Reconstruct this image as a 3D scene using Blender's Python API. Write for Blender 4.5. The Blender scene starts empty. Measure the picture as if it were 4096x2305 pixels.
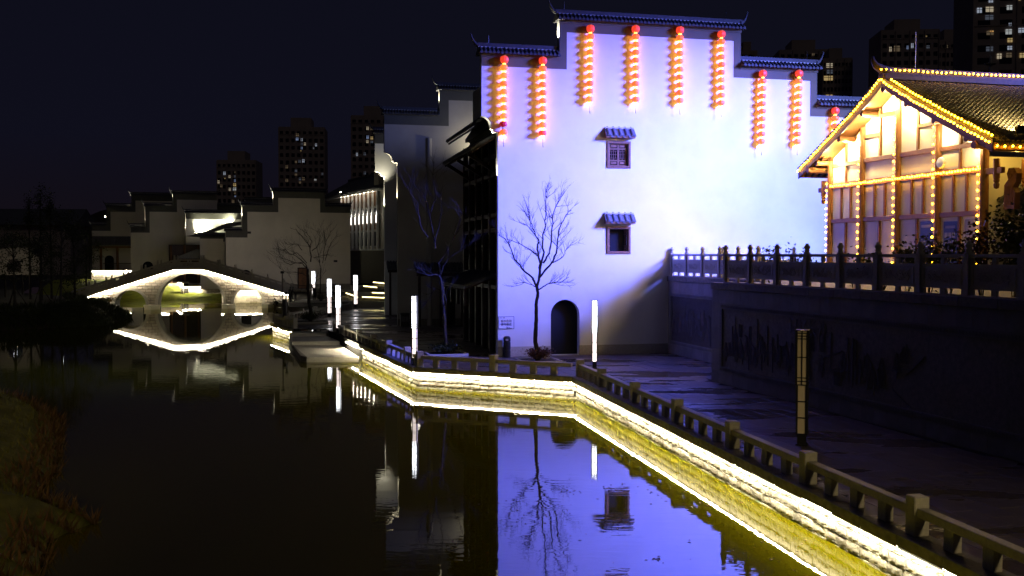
import bpy, bmesh, math, random
from mathutils import Vector, Matrix
from mathutils.geometry import tessellate_polygon
sin, cos, PI, R = math.sin, math.cos, math.pi, math.radians
sc = bpy.context.scene
C = sc.collection
rnd = random.Random(7)

# ---------------------------------------------------------------- camera
F, CX, CY, H = 3982.2, 2048.0, 1152.5, 5.4
TILT = math.atan(135.5 / F)
cd = bpy.data.cameras.new('camera')
cd.lens = 35.0; cd.sensor_width = 36.0; cd.clip_start = 0.1; cd.clip_end = 6000
cam = bpy.data.objects.new('camera', cd); C.objects.link(cam)
cam.location = (0, 0, H); cam.rotation_euler = (PI / 2 - TILT, 0, 0)
sc.camera = cam

# ---------------------------------------------------------------- night sky, faint city glow, exposure
W = bpy.data.worlds.new('World'); sc.world = W; W.use_nodes = True
nt = W.node_tree; bg = nt.nodes['Background']
tc = nt.nodes.new('ShaderNodeTexCoord'); sx = nt.nodes.new('ShaderNodeSeparateXYZ')
rp = nt.nodes.new('ShaderNodeValToRGB')
nt.links.new(tc.outputs['Generated'], sx.inputs[0]); nt.links.new(sx.outputs['Z'], rp.inputs[0])
e = rp.color_ramp.elements
e[0].position = 0.0; e[0].color = (0.0062, 0.0040, 0.0058, 1)
e[1].position = 0.40; e[1].color = (0.0038, 0.0042, 0.0095, 1)
x = e.new(0.11); x.color = (0.0046, 0.0046, 0.0106, 1)
nt.links.new(rp.outputs[0], bg.inputs['Color']); bg.inputs['Strength'].default_value = 1.0

sd = bpy.data.lights.new('moon', 'SUN'); sd.energy = 0.035; sd.angle = R(8); sd.color = (1.0, 0.86, 0.66)  # added warm fill standing in for city glow, not a real moon
so = bpy.data.objects.new('moon', sd); C.objects.link(so)
so.rotation_euler = (R(56), 0, R(24))

sc.view_settings.view_transform = 'Standard'; sc.view_settings.look = 'None'
sc.view_settings.exposure = 0.0; sc.view_settings.gamma = 1.0; sc.view_settings.use_curve_mapping = False
sc.cycles.use_denoising = True
try: sc.cycles.denoiser = 'OPENIMAGEDENOISE'
except Exception: pass
sc.cycles.max_bounces = 6; sc.cycles.diffuse_bounces = 3; sc.cycles.glossy_bounces = 4
sc.cycles.transmission_bounces = 2; sc.cycles.caustics_reflective = False; sc.cycles.caustics_refractive = False
sc.cycles.sample_clamp_indirect = 4.0
sc.cycles.use_light_tree = True

# ---------------------------------------------------------------- measuring: picture point -> ray -> place in the world
def ray(u, v):
    x, y = (u - CX) / F, -(v - CY) / F
    return Vector((x, y * sin(TILT) + cos(TILT), y * cos(TILT) - sin(TILT)))
def G(u, v, z=0.0):
    d = ray(u, v); t = (z - H) / d.z
    return Vector((d.x * t, d.y * t, z))
def D(u, v, Y):
    d = ray(u, v); t = Y / d.y
    return Vector((d.x * t, Y, H + d.z * t))
class Pl:
    """vertical plane: s to the right along it, y into it, z up"""
    def __init__(s, x, y, ang):
        s.o = Vector((x, y, 0)); s.a = ang
        s.ex = Vector((cos(ang), sin(ang), 0)); s.ey = Vector((-sin(ang), cos(ang), 0))
    def hit(s, u, v, off=0.0):
        d = ray(u, v); p0 = Vector((0, 0, H)); q = s.o + s.ey * off
        t = (q - p0).dot(s.ey) / d.dot(s.ey); p = p0 + d * t
        return ((p - s.o).dot(s.ex), p.z)
    def w(s, a, off, z): return s.o + s.ex * a + s.ey * off + Vector((0, 0, z))

# ---------------------------------------------------------------- mesh building
class MB:
    def __init__(s): s.v = []; s.f = []
    def add(s, vs, fs):
        n = len(s.v); s.v += [tuple(p) for p in vs]; s.f += [tuple(i + n for i in f) for f in fs]; return s
    def box(s, x0, x1, y0, y1, z0, z1):
        return s.add([(x0,y0,z0),(x1,y0,z0),(x1,y1,z0),(x0,y1,z0),(x0,y0,z1),(x1,y0,z1),(x1,y1,z1),(x0,y1,z1)],
                     [(3,2,1,0),(4,5,6,7),(0,1,5,4),(1,2,6,5),(2,3,7,6),(3,0,4,7)])
    def bbox(s, x0, x1, y0, y1, z0, z1, b=0.02):
        """box with chamfered edges"""
        bm = bmesh.new(); bmesh.ops.create_cube(bm, size=1.0)
        for q in bm.verts: q.co = Vector(((x0+x1)/2+q.co.x*(x1-x0), (y0+y1)/2+q.co.y*(y1-y0), (z0+z1)/2+q.co.z*(z1-z0)))
        bmesh.ops.bevel(bm, geom=bm.edges[:], offset=b, segments=1, affect='EDGES', profile=0.5)
        bm.verts.index_update(); vs = [tuple(q.co) for q in bm.verts]; fs = [[q.index for q in f.verts] for f in bm.faces]
        bm.free(); return s.add(vs, fs)
    def bar(s, a, b, w, h, up=(0,0,1)):
        a, b = Vector(a), Vector(b); d = (b - a)
        if d.length < 1e-6: return s
        d.normalize(); u = Vector(up); sd = d.cross(u)
        if sd.length < 1e-4: sd = d.cross(Vector((1,0,0)))
        sd.normalize(); u = sd.cross(d).normalized(); sd = sd * (w/2); u = u * (h/2)
        vs = [p + i*sd + j*u for p in (a, b) for i, j in ((-1,-1),(1,-1),(1,1),(-1,1))]
        return s.add(vs, [(3,2,1,0),(4,5,6,7),(0,1,5,4),(1,2,6,5),(2,3,7,6),(3,0,4,7)])
    def prism(s, poly, a, b, axis='y', holes=()):
        """polygon (with holes) extruded along an axis; poly in (x,z) for y, (x,y) for z, (y,z) for x"""
        loops = [list(poly)] + [list(h) for h in holes]
        mk = {'y': lambda p, t: (p[0], t, p[1]), 'z': lambda p, t: (p[0], p[1], t), 'x': lambda p, t: (t, p[0], p[1])}[axis]
        flat = [p for l in loops for p in l]; n = len(flat)
        if holes or n > 4: tri = [list(t) for t in tessellate_polygon([[Vector((p[0], p[1], 0)) for p in l] for l in loops])]
        else: tri = [list(range(n))]
        vs = [mk(p, a) for p in flat] + [mk(p, b) for p in flat]
        fs = [t for t in tri] + [[i + n for i in reversed(t)] for t in tri]
        k = 0
        for l in loops:
            m = len(l)
            for i in range(m):
                j = (i + 1) % m; fs.append((k+i, k+j, k+j+n, k+i+n))
            k += m
        return s.add(vs, fs)
    def tube(s, pts, rad, n=6, caps=True):
        pts = [Vector(p) for p in pts]; m = len(pts)
        if not hasattr(rad, '__len__'): rad = [rad] * m
        ref = Vector((0.31, 0.17, 0.93)); vs = []
        for i, p in enumerate(pts):
            d = (pts[min(i+1, m-1)] - pts[max(i-1, 0)])
            if d.length < 1e-7: d = Vector((0,0,1))
            d.normalize(); a = d.cross(ref)
            if a.length < 0.05: a = d.cross(Vector((1,0,0)))
            a.normalize(); b = d.cross(a)
            for k in range(n):
                t = 2*PI*k/n; vs.append(p + (a*cos(t) + b*sin(t)) * rad[i])
        fs = [(i*n+k, i*n+(k+1)%n, (i+1)*n+(k+1)%n, (i+1)*n+k) for i in range(m-1) for k in range(n)]
        if caps: fs += [tuple(range(n-1, -1, -1)), tuple((m-1)*n + k for k in range(n))]
        return s.add(vs, fs)
    def lathe(s, prof, n=12, c=(0,0,0), ribs=0.0):
        m = len(prof); vs = []
        for r, z in prof:
            for k in range(n):
                t = 2*PI*k/n; q = r * (1 - (ribs if k % 2 else 0)); vs.append((c[0]+q*cos(t), c[1]+q*sin(t), c[2]+z))
        fs = [(i*n+k, i*n+(k+1)%n, (i+1)*n+(k+1)%n, (i+1)*n+k) for i in range(m-1) for k in range(n)]
        fs += [tuple(range(n-1, -1, -1)), tuple((m-1)*n + k for k in range(n))]
        return s.add(vs, fs)
    def mesh(s, name, mat, smooth=False):
        me = bpy.data.meshes.new(name); me.from_pydata(s.v, [], s.f)
        bm = bmesh.new(); bm.from_mesh(me); bmesh.ops.recalc_face_normals(bm, faces=bm.faces[:]); bm.to_mesh(me); bm.free()
        me.materials.append(mat)
        if smooth:
            for p in me.polygons: p.use_smooth = True
        return me
    def build(s, name, mat, parent=None, loc=None, smooth=False, kind=None, rz=None):
        return put(name, s.mesh(name, mat, smooth), parent, loc, kind=kind, rz=rz)

def put(name, me, parent=None, loc=None, scale=None, kind=None, rz=None):
    o = bpy.data.objects.new(name, me); C.objects.link(o)
    if parent is not None: o.parent = parent
    if loc is not None: o.location = loc
    if scale is not None: o.scale = scale
    if rz is not None: o.rotation_euler = (0, 0, rz)
    if kind: o['kind'] = kind
    return o
def thing(name, label, cat, loc=(0,0,0), rz=0.0, group=None, kind=None):
    o = bpy.data.objects.new(name, None); C.objects.link(o); o.location = loc; o.rotation_euler = (0, 0, rz)
    o.empty_display_size = 0.2
    return tag(o, label, cat, group, kind)
def tag(o, label, cat, group=None, kind=None):
    o['label'] = label; o['category'] = cat
    if group: o['group'] = group
    if kind: o['kind'] = kind
    return o
def kids(o, table={}): return [c for c in o.children]
def dup(o, loc, rz, label, group=None):
    def cp(q, par):
        c = q.copy(); C.objects.link(c)
        if par is not None: c.parent = par
        for ch in list(q.children): cp(ch, c)
        return c
    c = cp(o, None); c.location = loc; c.rotation_euler = (0, 0, rz); c['label'] = label
    if group: c['group'] = group
    return c

# ---------------------------------------------------------------- materials
MT = {}
def mat(name, col, rough=0.7, var=0.25, scale=2.0, bump=0.0, bscale=20.0, spec=0.3, obj=0.0, metal=0.0, stain=None):
    m = bpy.data.materials.new(name); m.use_nodes = True; n = m.node_tree.nodes; L = m.node_tree.links
    p = n['Principled BSDF']; p.inputs['Roughness'].default_value = rough; p.inputs['Metallic'].default_value = metal
    p.inputs['Specular IOR Level'].default_value = spec
    t = n.new('ShaderNodeTexCoord'); nz = n.new('ShaderNodeTexNoise'); nz.inputs['Scale'].default_value = scale
    nz.inputs['Detail'].default_value = 6; nz.inputs['Roughness'].default_value = 0.65
    L.new(t.outputs['Object'], nz.inputs['Vector'])
    mr = n.new('ShaderNodeMapRange'); mr.inputs['From Min'].default_value = 0.3; mr.inputs['From Max'].default_value = 0.7
    mr.inputs['To Min'].default_value = 1 - var; mr.inputs['To Max'].default_value = 1 + var
    L.new(nz.outputs['Fac'], mr.inputs['Value']); f = mr.outputs['Result']
    if obj:
        oi = n.new('ShaderNodeObjectInfo'); m2 = n.new('ShaderNodeMapRange')
        m2.inputs['To Min'].default_value = 1 - obj; m2.inputs['To Max'].default_value = 1 + obj
        L.new(oi.outputs['Random'], m2.inputs['Value'])
        mm = n.new('ShaderNodeMath'); mm.operation = 'MULTIPLY'; L.new(f, mm.inputs[0]); L.new(m2.outputs['Result'], mm.inputs[1]); f = mm.outputs[0]
    vm = n.new('ShaderNodeVectorMath'); vm.operation = 'SCALE'; vm.inputs[0].default_value = col
    L.new(f, vm.inputs['Scale']); out = vm.outputs[0]
    if stain:
        n2 = n.new('ShaderNodeTexNoise'); n2.inputs['Scale'].default_value = stain[1]; n2.inputs['Detail'].default_value = 4
        L.new(t.outputs['Object'], n2.inputs['Vector'])
        m3 = n.new('ShaderNodeMapRange'); m3.inputs['From Min'].default_value = 0.52; m3.inputs['From Max'].default_value = 0.68
        L.new(n2.outputs['Fac'], m3.inputs['Value'])
        mx = n.new('ShaderNodeMixRGB'); mx.inputs['Color2'].default_value = (*stain[0], 1)
        L.new(m3.outputs['Result'], mx.inputs['Fac']); L.new(out, mx.inputs['Color1']); out = mx.outputs[0]
    L.new(out, p.inputs['Base Color'])
    if bump:
        nb = n.new('ShaderNodeTexNoise'); nb.inputs['Scale'].default_value = bscale; nb.inputs['Detail'].default_value = 5
        L.new(t.outputs['Object'], nb.inputs['Vector'])
        b = n.new('ShaderNodeBump'); b.inputs['Strength'].default_value = bump; b.inputs['Distance'].default_value = 0.02
        L.new(nb.outputs['Fac'], b.inputs['Height']); L.new(b.outputs['Normal'], p.inputs['Normal'])
    MT[name] = m; return m
def emit(name, col, st, base=None, rndcol=None):
    m = bpy.data.materials.new(name); m.use_nodes = True; n = m.node_tree.nodes; L = m.node_tree.links
    p = n['Principled BSDF']; p.inputs['Base Color'].default_value = (*(base or col), 1)
    p.inputs['Emission Color'].default_value = (*col, 1); p.inputs['Emission Strength'].default_value = st
    p.inputs['Roughness'].default_value = 0.5
    if rndcol:
        oi = n.new('ShaderNodeObjectInfo'); mx = n.new('ShaderNodeMixRGB')
        mx.inputs['Color1'].default_value = (*col, 1); mx.inputs['Color2'].default_value = (*rndcol, 1)
        L.new(oi.outputs['Random'], mx.inputs['Fac']); L.new(mx.outputs[0], p.inputs['Emission Color'])
    MT[name] = m; return m

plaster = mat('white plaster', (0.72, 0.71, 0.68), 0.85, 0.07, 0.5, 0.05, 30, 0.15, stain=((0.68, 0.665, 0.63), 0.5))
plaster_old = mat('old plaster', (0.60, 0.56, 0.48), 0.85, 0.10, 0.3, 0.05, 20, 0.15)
plaster_dim = mat('dimmed plaster', (0.36, 0.335, 0.29), 0.85, 0.14, 0.3, 0.05, 20, 0.15)  # plaster copy darkened in its colour to keep the alley house dim
band_grey = mat('grey wall paint', (0.125, 0.108, 0.075), 0.8, 0.12, 0.8, 0, spec=0.2)
band_dark = mat('dark wall paint', (0.085, 0.085, 0.075), 0.8, 0.12, 0.8, 0, spec=0.2)
tile_grey = mat('clay tile', (0.10, 0.10, 0.105), 0.6, 0.3, 6, 0.15, 25, 0.35, obj=0.25)
tile_cap = mat('dark cap tile', (0.05, 0.05, 0.055), 0.65, 0.3, 6, 0.15, 25, 0.3, obj=0.25)
ridge_m = mat('glow tinted ridge tile', (0.05, 0.036, 0.012), 0.7, 0.3, 6, 0.15, 25, 0.2)  # golden bulb glow put into the colour, offsetting the blue flood
tile_roof = mat('hall tile', (0.11, 0.10, 0.085), 0.6, 0.3, 6, 0.15, 25, 0.3, obj=0.25)
tile_light = mat('lime mortar', (0.45, 0.44, 0.42), 0.9, 0.2, 8, 0.2, 30)
granite = mat('granite', (0.42, 0.39, 0.33), 0.65, 0.16, 14, 0.15, 60, 0.3, obj=0.08)
granite_dk = mat('worn granite', (0.17, 0.155, 0.13), 0.75, 0.3, 7, 0.4, 30, 0.3, obj=0.15)
stone_q = mat('quay stone', (0.36, 0.33, 0.26), 0.8, 0.45, 5, 1.0, 16, 0.2, obj=0.42, stain=((0.06, 0.05, 0.025), 2.6))
mortar = mat('dark mortar', (0.025, 0.022, 0.018), 0.95, 0.3, 8)
stone_b = mat('bridge stone', (0.44, 0.38, 0.30), 0.8, 0.22, 3, 0.6, 8, 0.2, obj=0.2)
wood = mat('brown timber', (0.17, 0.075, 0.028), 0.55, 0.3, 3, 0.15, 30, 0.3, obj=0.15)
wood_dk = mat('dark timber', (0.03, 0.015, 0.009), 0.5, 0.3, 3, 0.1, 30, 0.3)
wood_win = mat('window timber', (0.20, 0.10, 0.05), 0.55, 0.3, 9, 0.1, 30, 0.3)
panel_w = mat('infill plaster', (0.66, 0.62, 0.55), 0.85, 0.07, 0.8, 0.05, 30, 0.15)
black_m = mat('black metal', (0.015, 0.015, 0.016), 0.4, 0.1, 3, 0, spec=0.5)
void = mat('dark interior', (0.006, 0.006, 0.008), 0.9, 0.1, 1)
bark = mat('tree bark', (0.036, 0.03, 0.027), 0.9, 0.3, 8, 0.4, 30, 0.15)
bark_pale = mat('pale bark', (0.05, 0.045, 0.042), 0.9, 0.25, 8, 0.4, 30, 0.15)
leaf_dk = mat('dark leaves', (0.035, 0.045, 0.015), 0.6, 0.5, 3, spec=0.2)
leaf_sh = mat('shrub leaves', (0.075, 0.085, 0.02), 0.55, 0.5, 2.5, spec=0.25)
leaf_red = mat('russet leaves', (0.10, 0.045, 0.025), 0.6, 0.5, 3, spec=0.2)
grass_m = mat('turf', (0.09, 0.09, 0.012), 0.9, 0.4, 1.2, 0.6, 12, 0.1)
grass_br = mat('dry turf', (0.10, 0.055, 0.018), 0.9, 0.4, 1.5, 0.6, 12, 0.1)
earth = mat('bare earth', (0.05, 0.04, 0.028), 0.95, 0.3, 0.6, 0.3, 6)
cloth_dk = mat('dark clothing', (0.02, 0.018, 0.016), 0.7, 0.3, 8)
tower_m = mat('tower render', (0.42, 0.34, 0.31), 0.9, 0.15, 0.05)
tower_glass = mat('dark glass', (0.012, 0.012, 0.016), 0.15, 0.1, 1, spec=0.5)
brick_m = mat('grey brick', (0.20, 0.175, 0.14), 0.85, 0.25, 12, 0.4, 40, obj=0.3)
white_p = mat('white paint', (0.75, 0.74, 0.72), 0.6, 0.05, 2)
ink = mat('navy print', (0.012, 0.012, 0.07), 0.6, 0.02, 2)
poster_m = mat('dark blue print', (0.03, 0.04, 0.075), 0.4, 0.1, 2)
poster_t = mat('pale print', (0.30, 0.28, 0.22), 0.5, 0.1, 2)
red_fl = mat('red petals', (0.45, 0.02, 0.015), 0.6, 0.3, 5)
led_w = emit('warm led strip', (1.0, 0.90, 0.66), 370)
led_fill = emit('rear fill strip', (1.0, 0.88, 0.66), 90)
led_q = emit('rear led strip', (1.0, 0.93, 0.70), 330)
led_b = emit('bridge led strip', (1.0, 0.90, 0.68), 170)
led_y = emit('yellow step led', (1.0, 0.83, 0.36), 9)
lamp_w = emit('white lamp panel', (0.90, 0.93, 1.0), 7.5)
lamp_c = emit('column lamp glass', (1.0, 0.95, 0.86), 2.6)
lamp_w2 = emit('pinkish lamp panel', (1.0, 0.85, 0.80), 1.9)
lamp_off = mat('unlit lamp panel', (0.88, 0.74, 0.50), 0.5, 0.04, 2)
bulb_y = emit('string bulb', (1.0, 0.45, 0.013), 50)
lan_red = emit('lit lantern silk', (1.0, 0.13, 0.015), 1.25, (0.7, 0.05, 0.02), rndcol=(1.0, 0.26, 0.04))
lan_top = emit('top lantern silk', (1.0, 0.07, 0.025), 0.85, (0.75, 0.04, 0.03))
lan_off = emit('dark lantern silk', (0.6, 0.01, 0.02), 0.35, (0.45, 0.01, 0.03))
lan_glow = emit('lantern bulb', (1.0, 0.52, 0.03), 32)
gold = mat('gold trim', (0.6, 0.4, 0.08), 0.4, 0.1, 5)
spot_w = emit('floodlight glass', (1.0, 0.9, 0.62), 30)
win_c = [emit('lit window %d' % i, c, 0.33) for i, c in enumerate(((0.72,0.82,1.0),(1.0,0.85,0.6),(1.0,0.72,0.30),(0.45,0.60,1.0),(0.85,0.9,0.9)))]
win_dim = [emit('dim window %d' % i, c, 0.07) for i, c in enumerate(((0.6,0.7,0.9),(1.0,0.75,0.45)))]

# tooled vertical grooves on the quay stones
def groove(m, sc_):
    n = m.node_tree.nodes; L = m.node_tree.links; p = n['Principled BSDF']
    b0 = [q for q in n if q.type == 'BUMP'][0]; t = [q for q in n if q.type == 'TEX_COORD'][0]
    g = n.new('ShaderNodeNewGeometry')
    mp = n.new('ShaderNodeMapping'); mp.inputs['Scale'].default_value = (sc_, sc_, 1.2); L.new(g.outputs['Position'], mp.inputs['Vector'])
    nz = n.new('ShaderNodeTexNoise'); nz.inputs['Scale'].default_value = 1.0; nz.inputs['Detail'].default_value = 2
    L.new(mp.outputs['Vector'], nz.inputs['Vector'])
    b = n.new('ShaderNodeBump'); b.inputs['Strength'].default_value = 0.9; b.inputs['Distance'].default_value = 0.03
    L.new(nz.outputs['Fac'], b.inputs['Height']); L.new(b0.outputs['Normal'], b.inputs['Normal']); L.new(b.outputs['Normal'], p.inputs['Normal'])
groove(stone_q, 26.0)

# wet, patchy paving
def make_paving():
    m = mat('wet paving', (0.115, 0.092, 0.085), 0.6, 0.3, 0.9, 0.15, 40, 0.4, obj=0.12)
    n = m.node_tree.nodes; L = m.node_tree.links; p = n['Principled BSDF']
    g = n.new('ShaderNodeNewGeometry'); mp = n.new('ShaderNodeMapping'); mp.inputs['Scale'].default_value = (0.16, 0.55, 1); mp.inputs['Rotation'].default_value = (0, 0, R(8))
    L.new(g.outputs['Position'], mp.inputs['Vector'])
    nz = n.new('ShaderNodeTexNoise'); nz.inputs['Scale'].default_value = 1.0; nz.inputs['Detail'].default_value = 5; nz.inputs['Roughness'].default_value = 0.6
    L.new(mp.outputs['Vector'], nz.inputs['Vector'])
    mr = n.new('ShaderNodeMapRange'); mr.inputs['From Min'].default_value = 0.50; mr.inputs['From Max'].default_value = 0.58
    mr.inputs['To Min'].default_value = 0.58; mr.inputs['To Max'].default_value = 0.09
    L.new(nz.outputs['Fac'], mr.inputs['Value']); L.new(mr.outputs['Result'], p.inputs['Roughness'])
    return m
paving = make_paving()

# pond water: turbid green body, mirror surface with fine ripples
def make_water():
    m = bpy.data.materials.new('pond water'); m.use_nodes = True; n = m.node_tree.nodes; L = m.node_tree.links
    p = n['Principled BSDF']; p.inputs['Base Color'].default_value = (0.080, 0.070, 0.001, 1)
    p.inputs['Roughness'].default_value = 0.015; p.inputs['IOR'].default_value = 1.33
    g = n.new('ShaderNodeNewGeometry')
    def noise(scale, rot, det, dist):
        mp = n.new('ShaderNodeMapping'); mp.inputs['Scale'].default_value = scale; mp.inputs['Rotation'].default_value = (0, 0, rot)
        L.new(g.outputs['Position'], mp.inputs['Vector'])
        z = n.new('ShaderNodeTexNoise'); z.inputs['Scale'].default_value = 1.0; z.inputs['Detail'].default_value = det; z.inputs['Distortion'].default_value = dist
        L.new(mp.outputs['Vector'], z.inputs['Vector']); return z.outputs['Fac']
    a = noise((1.3, 3.4, 1), 0.12, 2.0, 0.4); b = noise((0.35, 0.8, 1), -0.2, 1.0, 0.0); c = noise((5.0, 9.0, 1), 0.3, 1.0, 0.2)
    m1 = n.new('ShaderNodeMath'); m1.operation = 'MULTIPLY'; m1.inputs[1].default_value = 0.8; L.new(b, m1.inputs[0])
    m2 = n.new('ShaderNodeMath'); m2.operation = 'MULTIPLY_ADD'; m2.inputs[1].default_value = 0.12; L.new(c, m2.inputs[0]); L.new(m1.outputs[0], m2.inputs[2])
    m3 = n.new('ShaderNodeMath'); m3.operation = 'ADD'; L.new(a, m3.inputs[0]); L.new(m2.outputs[0], m3.inputs[1])
    # the pond lies calmer towards the sheltered bridge end
    sy = n.new('ShaderNodeSeparateXYZ'); L.new(g.outputs['Position'], sy.inputs[0])
    cm = n.new('ShaderNodeMapRange'); cm.inputs['From Min'].default_value = 40; cm.inputs['From Max'].default_value = 95
    cm.inputs['To Min'].default_value = 1.0; cm.inputs['To Max'].default_value = 0.22; L.new(sy.outputs['Y'], cm.inputs['Value'])
    m4 = n.new('ShaderNodeMath'); m4.operation = 'MULTIPLY'; L.new(m3.outputs[0], m4.inputs[0]); L.new(cm.outputs['Result'], m4.inputs[1]); m3 = m4
    bp = n.new('ShaderNodeBump'); bp.inputs['Strength'].default_value = 1.0; bp.inputs['Distance'].default_value = 0.0019
    L.new(m3.outputs[0], bp.inputs['Height']); L.new(bp.outputs['Normal'], p.inputs['Normal'])
    return m
water_m = make_water()

# ---------------------------------------------------------------- lamps: most seen lit, a few added as fill
def spot(loc, tgt, power, col, size=60, blend=0.6, rad=0.15):
    l = bpy.data.lights.new('floodlight', 'SPOT'); l.energy = power; l.color = col; l.spot_size = R(size); l.spot_blend = blend; l.shadow_soft_size = rad
    o = bpy.data.objects.new('floodlight', l); C.objects.link(o); o.location = loc
    o.rotation_euler = (Vector(tgt) - Vector(loc)).to_track_quat('-Z', 'Y').to_euler(); return o
def point(loc, power, col, rad=0.06):
    l = bpy.data.lights.new('lamp_light', 'POINT'); l.energy = power; l.color = col; l.shadow_soft_size = rad
    o = bpy.data.objects.new('lamp_light', l); C.objects.link(o); o.location = loc; return o
def textobj(body, size, mat_, parent, loc, rot, name='lettering', ext=0.004):
    cu = bpy.data.curves.new(name, 'FONT'); cu.body = body; cu.size = size; cu.extrude = ext; cu.align_x = 'CENTER'; cu.align_y = 'CENTER'
    cu.materials.append(mat_)
    o = bpy.data.objects.new(name, cu); C.objects.link(o); bpy.context.view_layer.update()
    me = bpy.data.meshes.new_from_object(o.evaluated_get(bpy.context.evaluated_depsgraph_get())); bpy.data.objects.remove(o)
    o = bpy.data.objects.new(name, me); C.objects.link(o); o['kind'] = 'stuff'
    o.parent = parent; o.location = loc; o.rotation_euler = rot; return o

# ================================================================ THE SETTING: ground, pond, quays, paving
WZ = -1.0
Q0, Q1, Q2 = (10.5, 4.0), (2.8, 43.8), (-4.6, 47.4)
N1, N2, Q5, Q7 = (-13.3, 71.5), (-15.9, 72.0), (-18.8, 77.9), (-15.6, 98.5)
shore_left = [(-7.2, -30), (-8.2, 10), (-9.3, 19.5), (-10.2, 21.9), (-9.9, 23.5), (-12.6, 26.0), (-13.3, 29), (-15.2, 33.5), (-17.0, 37.5), (-19.6, 41.2), (-23.5, 44.8), (-34, 49), (-50, 60)]
far_bank = [(-52, 72), (-45, 80), (-41, 84), (-38.6, 89), (-37.2, 94), (-38.6, 101), (-43, 108), (-47.5, 117)]
pond = [(17.1, -30), Q0, Q1, Q2, N1, N2, Q5, Q7, (-17.5, 101), (-23, 103), (-27.2, 115), (-29.5, 121), (-30.3, 133.6), (-38.7, 132.6), (-39, 147.5), (-50, 145), (-50, 154), (-57, 153), (-63, 168), (-79, 164), (-69, 140), (-50.5, 122)] + [(x - 7, y) for x, y in far_bank[::-1]] + [(x - 7, y) for x, y in shore_left[::-1]]
big = [(-4000, -600), (4000, -600), (4000, 5000), (-4000, 5000)]
def sheet(name, outer, holes, z, m, kind='structure'):
    loops = [outer] + holes; flat = [p for l in loops for p in l]
    tri = tessellate_polygon([[Vector((p[0], p[1], 0)) for p in l] for l in loops])
    return MB().add([(p[0], p[1], z) for p in flat], [tuple(t) for t in tri]).build(name, m, kind=kind)
sheet('ground', big, [pond], -0.06, earth)
water_poly = [(30, -40), (12, 4), (4, 44.5), (-3, 49), (-8.5, 60), (-12, 72), (-16, 79), (-13, 100), (-20, 106), (-24, 118), (-27, 133), (-35, 135), (-37, 147), (-46, 146), (-47, 153), (-56, 152), (-62, 162), (-76, 160), (-60, 110), (-62, 60), (-40, 40), (-28, 30), (-20, -40)]
sheet('pond_water', water_poly, [], WZ, water_m)

# rough stone blocks, six kinds sharing meshes
def rough_block(seed, mat_, nx=4, nz=3, amp=0.06):
    r = random.Random(seed); vs = []; fs = []
    for j in range(nz + 1):
        for i in range(nx + 1):
            ed = i in (0, nx) or j in (0, nz)
            x = i / nx + (r.uniform(-0.02, 0.02) if ed else r.uniform(-0.06, 0.06)); z = j / nz + r.uniform(-0.035, 0.035)
            vs.append((x, (r.uniform(0.05, 0.16) if ed else r.uniform(-amp, amp)), z))
    n = nx + 1
    for j in range(nz):
        for i in range(nx): fs.append((j*n+i, j*n+i+1, (j+1)*n+i+1, (j+1)*n+i))
    k = len(vs); vs += [(0, 1, 0), (1, 1, 0), (1, 1, 1), (0, 1, 1)]
    fs += [tuple([k, k+1] + list(range(nx, -1, -1))), tuple([k+3] + [nz*n+i for i in range(n)] + [k+2]),
           tuple([k] + [j*n for j in range(nz+1)] + [k+3]), tuple([k+2] + [j*n+nx for j in range(nz, -1, -1)] + [k+1])]
    return MB().add(vs, fs).mesh('stone', mat_)
blocks = [rough_block(20 + i, stone_q) for i in range(8)]

def along(a, b):
    d = Vector((b[0]-a[0], b[1]-a[1])); return Pl(a[0], a[1], math.atan2(d.y, d.x)), d.length

def quay(a, b, sw, heights, led=(0, 1), seed=1, s_from=0.0, coping_to=None):
    pl, L = along(a, b); r = random.Random(seed)
    t = bpy.data.objects.new('quay_wall', None); C.objects.link(t); t.location = pl.o; t.rotation_euler = (0, 0, pl.a); t['kind'] = 'structure'
    MB().box(0, L, 0.07, 0.6, -1.6, -0.02).build('backing', mortar, t)
    z = -0.25
    for h in heights:
        s = s_from - r.uniform(0, sw)
        while s < L:
            w = sw * r.uniform(0.72, 1.3)
            a0, a1 = max(s, s_from), min(s + w, L)
            if a1 - a0 > 0.1: put('stone', r.choice(blocks), t, (a0 + 0.014, r.uniform(-0.014, 0.03), z - h + 0.014), (a1 - a0 - 0.028, 0.16, h - 0.028))
            s += w
        z -= h
    s = s_from; cm = [MB().bbox(0, 1, -0.17, 0.42, -0.24, 0.0, 0.012).mesh('coping_stone', granite_dk) for _ in range(1)]
    while s < L:
        w = min(r.uniform(1.1, 1.5), L - s); 
        if w > 0.15: put('coping_stone', cm[0], t, (s + 0.004, r.uniform(-0.008, 0.008), r.uniform(-0.004, 0.004)), (w - 0.008, 1, 1))
        s += w
    MB().box(s_from + 0.02 + led[0]*(L-s_from), s_from + led[1]*(L-s_from) - 0.02, -0.125, -0.095, -0.268, -0.245).build('light_strip', led_w, t)
    MB().box(s_from, L, -0.168, -0.15, -0.262, -0.242).build('strip_channel', black_m, t)
    return pl, L
qr, LR = quay(Q1, Q0, 0.46, (0.23, 0.24, 0.24, 0.24), seed=3)
qm, LM = quay(Q2, Q1, 0.50, (0.2, 0.22, 0.22, 0.22), seed=4)
qf, LF = quay(N1, Q2, 0.50, (0.2, 0.22, 0.22, 0.22), seed=5, s_from=12.6)
qe, LE = quay(Q5, N2, 0.6, (0.2, 0.22, 0.22, 0.22), seed=6)
ql, LL = along(N1, Q2)

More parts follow.
